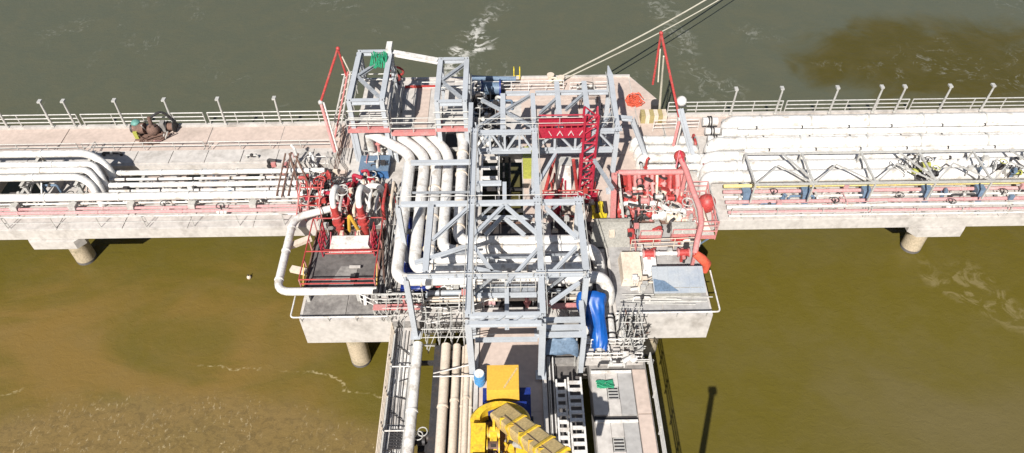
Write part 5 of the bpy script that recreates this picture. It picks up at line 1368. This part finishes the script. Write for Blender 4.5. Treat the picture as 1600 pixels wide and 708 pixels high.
MB().box(oe.x + .1, oe.x + .45, ob.y - 3.3, ob.y - 1.9, zt0 + 1.2, zt0 + 2.2).build('navy_side_box', 'navy', cr)
# curved yellow counterweight ring
cx, cy = at(782, 650, zt0 + 2.6).x - .02, at(782, 650, zt0 + 2.6).y - .15
ring = MB(); k_ = 16
for (r0, r1, z0, z1) in ((1.0, 1.5, zt0 + 1.45, zt0 + 2.6),):
    vs = []
    for i in range(k_ + 1):
        a = R(5) + R(170) * i / k_
        for rr2, zz in ((r0, z0), (r1, z0), (r1, z1 - .18), (r1 - .14, z1), (r0, z1)):
            vs.append((cx + rr2 * math.cos(a), cy + rr2 * math.sin(a) * .72, zz))
    fs = []
    for i in range(k_):
        for j in range(5):
            fs.append((i * 5 + j, (i + 1) * 5 + j, (i + 1) * 5 + (j + 1) % 5, i * 5 + (j + 1) % 5))
    fs.append((4, 3, 2, 1, 0)); e = k_ * 5; fs.append((e, e + 1, e + 2, e + 3, e + 4))
    ring.raw(vs, fs)
ring.build('counterweight', 'yellow', cr)
tube((cx, cy, zt0 + 1.2), (cx, cy, zt0 + 1.5), 1.0, 20).build('slew_ring', 'dark', cr)
MB().box(cx - 1.0, cx + 1.0, cy - 4.3, cy + .3, zt0 + 1.5, zt0 + 1.75).build('slew_deck', 'rust', cr)
MB().hexa([(cx - 1.45, cy - 4.4, zt0 + 1.5), (cx - .75, cy - 4.4, zt0 + 1.5), (cx - .6, cy - .1, zt0 + 1.5), (cx - 1.5, cy - .1, zt0 + 1.5)],
          [(cx - 1.42, cy - 4.4, zt0 + 2.5), (cx - .78, cy - 4.4, zt0 + 2.5), (cx - .7, cy - .3, zt0 + 2.75), (cx - 1.4, cy - .3, zt0 + 2.75)]).build('side_housing', 'yellow', cr)
hs_ = MB().box(cx - 1.4, cx - .55, cy - 5.2, cy - 2.1, zt0 + 2.5, zt0 + 3.0).build('engine_hood', 'amber', cr)
for k in range(6): MB().box(cx - 1.3, cx - .65, cy - 2.4 - k * .14, cy - 2.33 - k * .14, zt0 + 3.0, zt0 + 3.03).build('louvre', 'dark', hs_)
MB().box(cx + .75, cx + 1.35, cy - 2.6, cy - .3, zt0 + 1.5, zt0 + 2.2).build('side_housing', 'yellow', cr)
cab = MB().hexa([(cx + .85, cy - 4.9, zt0 + 1.5), (cx + 1.65, cy - 4.9, zt0 + 1.5), (cx + 1.65, cy - 3.0, zt0 + 1.5), (cx + .85, cy - 3.0, zt0 + 1.5)],
                [(cx + .9, cy - 4.4, zt0 + 3.0), (cx + 1.6, cy - 4.4, zt0 + 3.0), (cx + 1.6, cy - 3.05, zt0 + 3.0), (cx + .9, cy - 3.05, zt0 + 3.0)]).build('cab', 'yellow', cr)
MB().box(cx + .95, cx + 1.55, cy - 4.2, cy - 3.3, zt0 + 3.0, zt0 + 3.03).build('roof_glass', 'glass', cab)
for k, (dx0, dx1, dy0, dy1, z_) in enumerate(((-.55, -.1, -1.6, -.2, 2.35), (-.5, .1, -3.2, -1.8, 2.2), (-.5, -.1, -4.4, -3.4, 2.5), (.3, .7, -1.4, -.4, 2.3))):
    pl = MB().hexa([(cx + dx0, cy + dy0, zt0 + 1.75), (cx + dx1, cy + dy0, zt0 + 1.75), (cx + dx1, cy + dy1, zt0 + 1.75), (cx + dx0, cy + dy1, zt0 + 1.75)],
                   [(cx + dx0 + .06, cy + dy0 + .1, zt0 + z_), (cx + dx1 - .06, cy + dy0 + .1, zt0 + z_), (cx + dx1 - .06, cy + dy1 - .15, zt0 + z_ + .1), (cx + dx0 + .06, cy + dy1 - .15, zt0 + z_ + .1)]).build('machinery_housing', ('yellow', 'amber', 'yellow', 'yellow')[k], cr)
    MB().box(cx + dx0 + .1, cx + dx1 - .1, cy + dy0 + .2, cy + dy0 + .35, zt0 + z_ + .02, zt0 + z_ + .1).build('grab_bar', 'dark', pl)
# winches and hydraulics between the cheeks
for i, (dy, m) in enumerate(((-.55, 'amber'), (-1.25, 'rust'), (-2.1, 'dark'))):
    w0 = tube((cx - .62, cy + dy, zt0 + 2.1), (cx - .08, cy + dy, zt0 + 2.1), .34, 16).build('winch_drum', m, cr)
    for x in (cx - .66, cx - .08): tube((x, cy + dy, zt0 + 2.1), (x + .06, cy + dy, zt0 + 2.1), .44, 16).build('drum_flange', 'yellow', w0)
for k in range(18):
    x, y = cx + random.uniform(-.7, .8), cy - random.uniform(.2, 4.0)
    MB().bar((x, y, zt0 + 1.7), (x + random.uniform(-.3, .3), y + random.uniform(-.5, .5), zt0 + random.uniform(2.1, 2.8)), .09, .09).build('bracket', random.choice(('yellow', 'amber', 'yellow', 'rust', 'dark')), cr)
for k in range(8):
    x, y = cx + random.uniform(-.6, .7), cy - random.uniform(.3, 4.2)
    MB().pipe([(x, y, zt0 + 1.75), (x + .1, y - .2, zt0 + 2.5), (x + .3, y - .9, zt0 + 2.4), (x + .35, y - 1.2, zt0 + 1.75)], .045, .2, 6).build('hydraulic_hose', 'dark', cr)
# telescopic boom
b0 = Vector((cx + .22, cy + .1, zt0 + 2.45)); b1 = at(868, 716, zt0 + 4.9); bd = (b1 - b0).normalized(); b1 = b0 + bd * 11.5
def boom_sec(s0, s1, wd, h, m):
    p, q = b0 + bd * s0, b0 + bd * s1; d, a, u = MB.frame(p, q)
    prof = [(-wd / 2, -h * .15), (-wd * .28, -h / 2), (wd * .28, -h / 2), (wd / 2, -h * .15), (wd / 2, h * .42), (wd * .42, h / 2), (-wd * .42, h / 2), (-wd / 2, h * .42)]
    vs = [p + a * x + u * y for x, y in prof] + [q + a * x + u * y for x, y in prof]
    return MB().raw(vs, [tuple(reversed(range(8))), tuple(range(8, 16))] + [(i, (i + 1) % 8, 8 + (i + 1) % 8, 8 + i) for i in range(8)])
bs1 = boom_sec(-.3, 5.2, 1.1, 1.0, 'boom').build('boom_base_section', 'boom', cr)
bs2 = boom_sec(5.2, 5.8, .95, .85, 'boom').build('boom_second_section', 'boom', cr)
bs3 = boom_sec(5.8, 6.4, .8, .7, 'boom').build('boom_third_section', 'boom', cr)
for s_ in (1.35, 2.6, 3.9, 5.1): boom_sec(s_, s_ + .16, 1.2, 1.1, 'y').build('boom_collar', 'yellow', bs1)
boom_sec(5.7, 5.82, 1.03, .93, 'y').build('boom_collar', 'yellow', bs2)
for dx_ in (-.2, .05, .3):
    p_, q_ = b0 + bd * .4 + Vector((dx_, 0, .58)), b0 + bd * 6.2 + Vector((dx_, 0, .5))
    tube(p_, q_, .018, 5).build('hoist_rope', 'rust', cr)
for k in range(6):
    p_ = b0 + bd * (.8 + k * .9); d_, a_, u_ = MB.frame(b0, b1)
    MB().box(p_.x - .6, p_.x - .35, p_.y - .15, p_.y + .15, p_.z - .1, p_.z + .4).build('hose_bracket', ('yellow', 'amber')[k % 2], cr)
tube(b0 + Vector((.1, -.9, -.7)), b0 + bd * 3.2 - Vector((0, 0, .5)), .16, 12).build('lift_ram', 'galv', cr)
for x in (-.58, .46):
    MB().hexa([(b0.x + x, b0.y - 1.1, zt0 + 1.75), (b0.x + x + .12, b0.y - 1.1, zt0 + 1.75), (b0.x + x + .12, b0.y + .4, zt0 + 1.75), (b0.x + x, b0.y + .4, zt0 + 1.75)],
              [(b0.x + x, b0.y - .5, zt0 + 2.7), (b0.x + x + .12, b0.y - .5, zt0 + 2.7), (b0.x + x + .12, b0.y + .25, zt0 + 2.7), (b0.x + x, b0.y + .25, zt0 + 2.7)]).build('cheek_plate', 'yellow', cr)
tip = b0 + bd * 6.4
MB().bar(tip, tip + Vector((0, -.1, -1.2)), .3, .3).build('boom_head', 'yellow', cr)
q = at(749, 590, D + .6)
t = thing('blue_drum', 'light blue drum standing left of the amber crane box', 'drum', (q.x, q.y, D + .03))
tube((q.x, q.y, D + .03), (q.x, q.y, D + 1.0), .3, 16).build('barrel', 'sky_blue', t)
for z in (.3, .65): tube((q.x, q.y, D + z), (q.x, q.y, D + z + .05), .32, 16).build('hoop', 'sky_blue', t)
tube((q.x, q.y, D + 1.0), (q.x, q.y, D + 1.05), .27, 16).build('lid', 'white', t)
# lamp mast off the near end of the trestle: its shadow falls on the water
lm = thing('trestle_lamp', 'tall lamp mast on the right edge of the trestle', 'lamp', (7.85, 10.8, 5.0))
tube((7.85, 10.8, 4.9), (7.85, 10.8, 14.6), .22, 12, r1=.18).build('mast', 'galv', lm)
MB().box(7.6, 8.1, 10.6, 11.0, 14.6, 14.85).build('lamp_head', 'galv', lm)
MB().box(7.4, 8.2, 10.5, 11.1, 4.85, 4.95).build('bracket', 'galv', lm)
# floats in the water
for (px, py, m, lab) in ((389, 433, 'cream', 'small cream buoy floating left of the corner block'),):
    q = at(px, py, .1); o = thing('buoy', lab, 'buoy', (q.x, q.y, 0))
    MB().ball((q.x, q.y, .08), .17, 10, 6).build('float', m, o); tube((q.x, q.y, .2), (q.x, q.y, .4), .04, 6).build('stem', 'dark', o)

# ------------------------------------------------------------------ black gratings standing in for the shade under the pipes
def grating(x0, x1, y0, y1, label, along='x', step=.42):
    t = thing('grating', label, 'grating', (x0, y0, D + .05))
    MB().box(x0, x1, y0, y1, D + .055, D + .085).build('pan', 'dark', t)
    n = int(((x1 - x0) if along == 'x' else (y1 - y0)) / step)
    for k in range(n):
        if along == 'x': MB().box(x0 + k * step, x0 + k * step + .05, y0, y1, D + .085, D + .12).build('bearer', 'dark', t)
        else: MB().box(x0, x1, y0 + k * step, y0 + k * step + .05, D + .085, D + .12).build('bearer', 'dark', t)
    return t


grating(-7.7, -2.75, 33.0, 41.2, 'black grating standing in for shade under the lengthwise run of the big elbow pipes')
grating(-6.6, 5.2, 27.9, 32.2, 'black grating standing in for shade under the crosswise run of the big elbow pipes', 'y')
grating(-4.9, -3.0, 41.4, 46.0, 'black grating standing in for shade under the narrow rear tower')
grating(2.6, 6.0, 32.6, 35.0, 'black grating standing in for shade between the junction boxes and the grey tank', 'y')

# ------------------------------------------------------------------ small fittings
rg = random.Random(5)


def fitting(px, py, where, group, z0=D + .05, tall=1.0, pal=('galv', 'white', 'dark', 'cream', 'red')):
    q = at(px, py, z0); k = rg.randrange(4); m = rg.choice(pal); x, y = q.x, q.y
    cn = {'galv': 'grey', 'white': 'white', 'dark': 'black', 'cream': 'cream', 'red': 'red', 'slate': 'slate blue', 'faded': 'faded red', 'rust': 'rusty', 'pink': 'pink', 'maroon': 'crimson'}[m]
    if k == 0:
        t = thing('instrument_box', cn + ' instrument box on a post ' + where, 'instrument', (x, y, z0), group)
        h = rg.uniform(.6, 1.2) * tall
        tube((x, y, z0), (x, y, z0 + h), .04, 6).build('post', 'galv', t)
        MB().box(x - .16, x + .16, y - .1, y + .1, z0 + h, z0 + h + .36).build('box', m, t)
    elif k == 1:
        t = thing('flanged_riser', cn + ' flanged standpipe ' + where, 'pipe', (x, y, z0), group)
        h = rg.uniform(.5, 1.4) * tall; r = rg.uniform(.07, .14)
        MB().pipe([(x, y, z0), (x, y, z0 + h), (x + rg.uniform(-.7, .7), y + rg.uniform(-.5, .5), z0 + h)], r, .2, 8).build('pipe_run', m, t)
        tube((x, y, z0 + h * .5), (x, y, z0 + h * .5 + .07), r * 1.8, 10).build('flange', m, t)
    elif k == 2:
        t = thing('arched_pipe', cn + ' arched branch pipe ' + where, 'pipe', (x, y, z0), group)
        L_ = rg.uniform(.7, 1.9); a = rg.choice((0, 0, math.pi / 2)); h = rg.uniform(.35, .9) * tall; e = (x + L_ * math.cos(a), y + L_ * math.sin(a))
        MB().pipe([(x, y, z0), (x, y, z0 + h), (e[0], e[1], z0 + h), (e[0], e[1], z0)], rg.uniform(.05, .11), .18, 8).build('pipe_run', m, t)
        MB().ball(((x + e[0]) / 2, (y + e[1]) / 2, z0 + h), .15, 8, 5).build('valve_body', 'dark' if m != 'dark' else 'galv', t)
    else:
        t = thing('guard_rail', cn + ' small guard frame ' + where, 'guard frame', (x, y, z0), group)
        L_ = rg.uniform(.7, 1.6); a = rg.choice((0, math.pi / 2, rg.uniform(0, 3))); h = rg.uniform(.7, 1.1) * tall
        MB().pipe([(x, y, z0), (x, y, z0 + h), (x + L_ * math.cos(a), y + L_ * math.sin(a), z0 + h), (x + L_ * math.cos(a), y + L_ * math.sin(a), z0)], .035, .12, 6).build('hoop', m, t)
        tube((x, y, z0 + h * .5), (x + L_ * math.cos(a), y + L_ * math.sin(a), z0 + h * .5), .03, 6).build('mid_rail', m, t)


def scatter(n, box_, where, group, **kw):
    for _ in range(n): fitting(rg.uniform(box_[0], box_[2]), rg.uniform(box_[1], box_[3]), where, group, **kw)


scatter(34, (478, 288, 600, 330), 'behind the left loading skid', 'fittings behind the left skid', pal=('galv', 'white', 'dark', 'red', 'red', 'maroon', 'cream'), tall=1.3)
scatter(16, (470, 330, 596, 372), 'beside the left loading skid', 'fittings beside the left skid', pal=('red', 'maroon', 'dark', 'galv', 'faded'), tall=1.2)
scatter(30, (672, 446, 900, 486), 'under the front bay of the steel frame', 'fittings under the front bay', pal=('galv', 'white', 'dark', 'galv', 'faded'))
scatter(30, (968, 275, 1085, 352), 'among the red manifold pipes', 'fittings of the red manifold', pal=('red', 'faded', 'cream', 'dark', 'galv', 'red'), tall=1.2)
scatter(22, (975, 352, 1090, 410), 'around the equipment boxes of the right block', 'fittings of the right block', pal=('faded', 'galv', 'dark', 'white', 'red'))
scatter(12, (985, 436, 1020, 476), 'left of the grey roofed cabin', 'fittings by the cabin', pal=('galv', 'dark', 'white', 'cream'), tall=.7)
scatter(20, (742, 150, 778, 238), 'in the dark cluster behind the girder', 'fittings behind the girder', pal=('dark', 'galv', 'white', 'slate'), tall=1.3)
scatter(16, (850, 318, 925, 372), 'in front of the crimson mast base', 'fittings before the crimson mast', pal=('dark', 'galv', 'white', 'red', 'cream'))
scatter(12, (560, 225, 612, 285), 'between the left approach and the big pipes', 'fittings left of the big pipes', pal=('galv', 'white', 'dark', 'faded'))
scatter(10, (1085, 230, 1130, 285), 'at the end of the wide right pipes', 'fittings at the right pipe ends', pal=('galv', 'white', 'dark', 'red'))
scatter(10, (900, 140, 955, 200), 'on the rear deck under the frame', 'fittings of the rear deck', pal=('galv', 'white', 'dark', 'rust'))
scatter(12, (590, 470, 650, 490), 'on the front edge left of the trestle', 'fittings of the front edge', pal=('galv', 'white', 'dark', 'faded'))
scatter(18, (0, 296, 440, 322), 'along the near pipes of the left approach', 'fittings of the left approach', pal=('galv', 'white', 'dark', 'slate'), tall=.8)
scatter(24, (425, 264, 515, 310), 'where the left approach pipes reach the platform', 'fittings at the left pipe ends', z0=D - .55, pal=('galv', 'dark', 'white', 'rust', 'white', 'faded'), tall=1.6)
scatter(4, (20, 238, 430, 250), 'on the walkway of the left approach', 'fittings of the left walkway', z0=6.23, pal=('galv', 'dark'), tall=.5)
scatter(22, (1120, 296, 1600, 330), 'among the small lines of the right approach', 'fittings of the right approach', pal=('galv', 'white', 'dark', 'pink', 'slate'), tall=.7)
scatter(14, (1390, 250, 1600, 280), 'on the front pipes of the right approach', 'fittings on the right pipes', z0=7.6, pal=('galv', 'dark', 'white', 'slate'), tall=.6)
scatter(10, (930, 552, 1000, 575), 'on the cross walkway of the trestle', 'fittings of the cross walkway', z0=D + .3, pal=('galv', 'white', 'dark'), tall=.5)
scatter(0, (925, 590, 1000, 700), 'on the concrete slabs of the trestle', 'fittings of the trestle slabs', z0=D + .13, pal=('galv', 'rust', 'dark', 'white'), tall=.3)

# handrails round the platform and on the frame
def hr(a, b_, z, label, m='galv', h=1.05, r=.032):
    p, q = at(a[0], a[1], z), at(b_[0], b_[1], z)
    return railing(p, q, label, 'handrails of the platform', h=h, step=1.5, m=m, r=r)


hr((604, 300), (612, 440), D + .05, 'thin handrail between the left skid and the big pipes', 'dark')
hr((597, 300), (602, 445), D + .05, 'dark handrail right of the left drip tray', 'rust')
hr((590, 478), (655, 476), D + .05, 'handrail on the platform front edge left of the trestle')
hr((665, 486), (735, 484), D + .05, 'handrail on the platform front edge above the cream pipes')
hr((855, 474), (905, 472), D + .05, 'handrail on the platform front edge beside the blue tarpaulin')
hr((745, 145), (880, 142), D + .03, 'white handrail on the rear deck behind the frame', 'white')
hr((890, 146), (955, 144), D + .03, 'white handrail on the rear deck beside the beam tip', 'white')
hr((985, 392), (1085, 388), D + .05, 'pale handrail behind the grey roofed cabin', 'cream')
hr((990, 345), (1080, 342), D + .05, 'faded red handrail in front of the manifold', 'faded')
hr((540, 215), (522, 300), D + .03, 'rusty handrail where the left approach meets the platform', 'rust')
hr((1020, 205), (1090, 203), D + .03, 'pale handrail behind the short white pipes', 'white')
for z, lab in ((T + .17, 'upper'),):
    p, q = Vector((XB + .3, Y3 + .12, z)), Vector((XE - .3, Y3 + .12, z))
    railing(p, q, 'thin handrail along the top of the lattice girder', 'handrails of the platform', h=.9, step=1.8, r=.025, rails=2)
wkf = thing('frame_walkway', 'narrow grating walkway with handrail across the front bay of the frame', 'walkway', (XB + .2, 27.0, 9.0))
for k in range(8):
    x0 = XB + .25 + k * (XC - XB - .5) / 8
    MB().box(x0, x0 + (XC - XB - .5) / 8 - .03, 26.7, 27.3, 9.02, 9.07).build('floor_plate', 'bracing', wkf)
for y in (26.7, 27.3):
    for h in (.5, 1.0): tube((XB + .2, y, 9.05 + h), (XC - .2, y, 9.05 + h), .028, 6).build('rail', 'galv', wkf)
    for k in range(5): tube((XB + .25 + k * .85, y, 9.0), (XB + .25 + k * .85, y, 10.05), .028, 6).build('post', 'galv', wkf)
MB().ibeam((XB + .2, 27.0, 8.9), (XC - .2, 27.0, 8.9), .2, .2).build('bearer', 'steel', wkf)
for x0, x1, y0, y1, z in ((XB, XC, Y1 + .4, Y2 - .3, 9.7), (XC, XD, Y1 + .4, Y2 - .3, 9.9), (-4.75, XB, Y1 + .4, Y2 - .3, 10.2), (XC, XE, Y3 + .3, Y4 - .3, 10.6), (XB, XC, Y3 + .3, Y4 - .3, 10.6), (XA + .3, XB, Y2 + .3, 35.0, 10.6)):
    n_p = max(2, int((y1 - y0) / 1.7))
    for k in range(1, n_p):
        y = y0 + (y1 - y0) * k / n_p
        MB().bar((x0 + .1, y, z), (x1 - .1, y, z), .09, .12).build('purlin', 'bracing', fr)
    MB().bar((x0 + .25, y0, z + .1), (x0 + .25, y1, z + .1), .06, .08).build('side_rail', 'galv', fr)
for x, y0, y1 in ((XB - .22, Y0, Y3), (XB + .22, Y0, Y3), (XC + .22, Y0, Y3), (XD + .24, Y1, Y2), (XE - .25, Y3, 43.8)):
    tube((x, y0, T + .5), (x, y1, T + .5), .026, 6).build('top_rail', 'galv', fr)
    for k in range(int((y1 - y0) / 1.6) + 1): tube((x, y0 + k * 1.6, T + .1), (x, y0 + k * 1.6, T + .5), .022, 6).build('rail_stub', 'galv', fr)
for x0, x1, y in ((XA, XB, Y2 + .2), (XB, XD, Y2 + .2), (-5.9, XD, Y1 - .2)):
    tube((x0, y, T + .45), (x1, y, T + .45), .026, 6).build('top_rail', 'galv', fr)
    for k in range(int((x1 - x0) / 1.4) + 1): tube((x0 + k * 1.4, y, T + .1), (x0 + k * 1.4, y, T + .45), .022, 6).build('rail_stub', 'galv', fr)
for k in range(6):   # knee braces down from the frame to its columns
    x, y = ((XB, Y1), (XC, Y1), (XB, Y2), (XC, Y2), (XB, Y3), (XC, Y3))[k]
    MB().bar((x, y + .15, T - 1.5), (x, y + 1.3, T - .2), .12, .12).build('knee_brace', 'bracing', fr)
    MB().bar((x + .15, y, T - 1.5), (x + 1.2, y, T - .2), .12, .12).build('knee_brace', 'bracing', fr)
# gusset plates and bolts at the frame joints
for x, y in ((XB, Y1), (XC, Y1), (XB, Y2), (XC, Y2), (XD, Y2), (XB, Y3), (XC, Y3), (XE, Y3)):
    gp = MB().box(x - .27, x + .27, y - .27, y + .27, T + .175, T + .20).build('gusset_plate', 'steel', fr)
    bm_ = MB()
    for dx in (-.18, 0, .18):
        for dy in (-.2, .2): bm_.tube((x + dx, y + dy, T + .20), (x + dx, y + dy, T + .24), .03, 6)
    bm_.build('bolts', 'dark', gp)

# ------------------------------------------------------------------ render settings
S.render.resolution_x, S.render.resolution_y = 1024, 453
print('objects', len(bpy.data.objects))
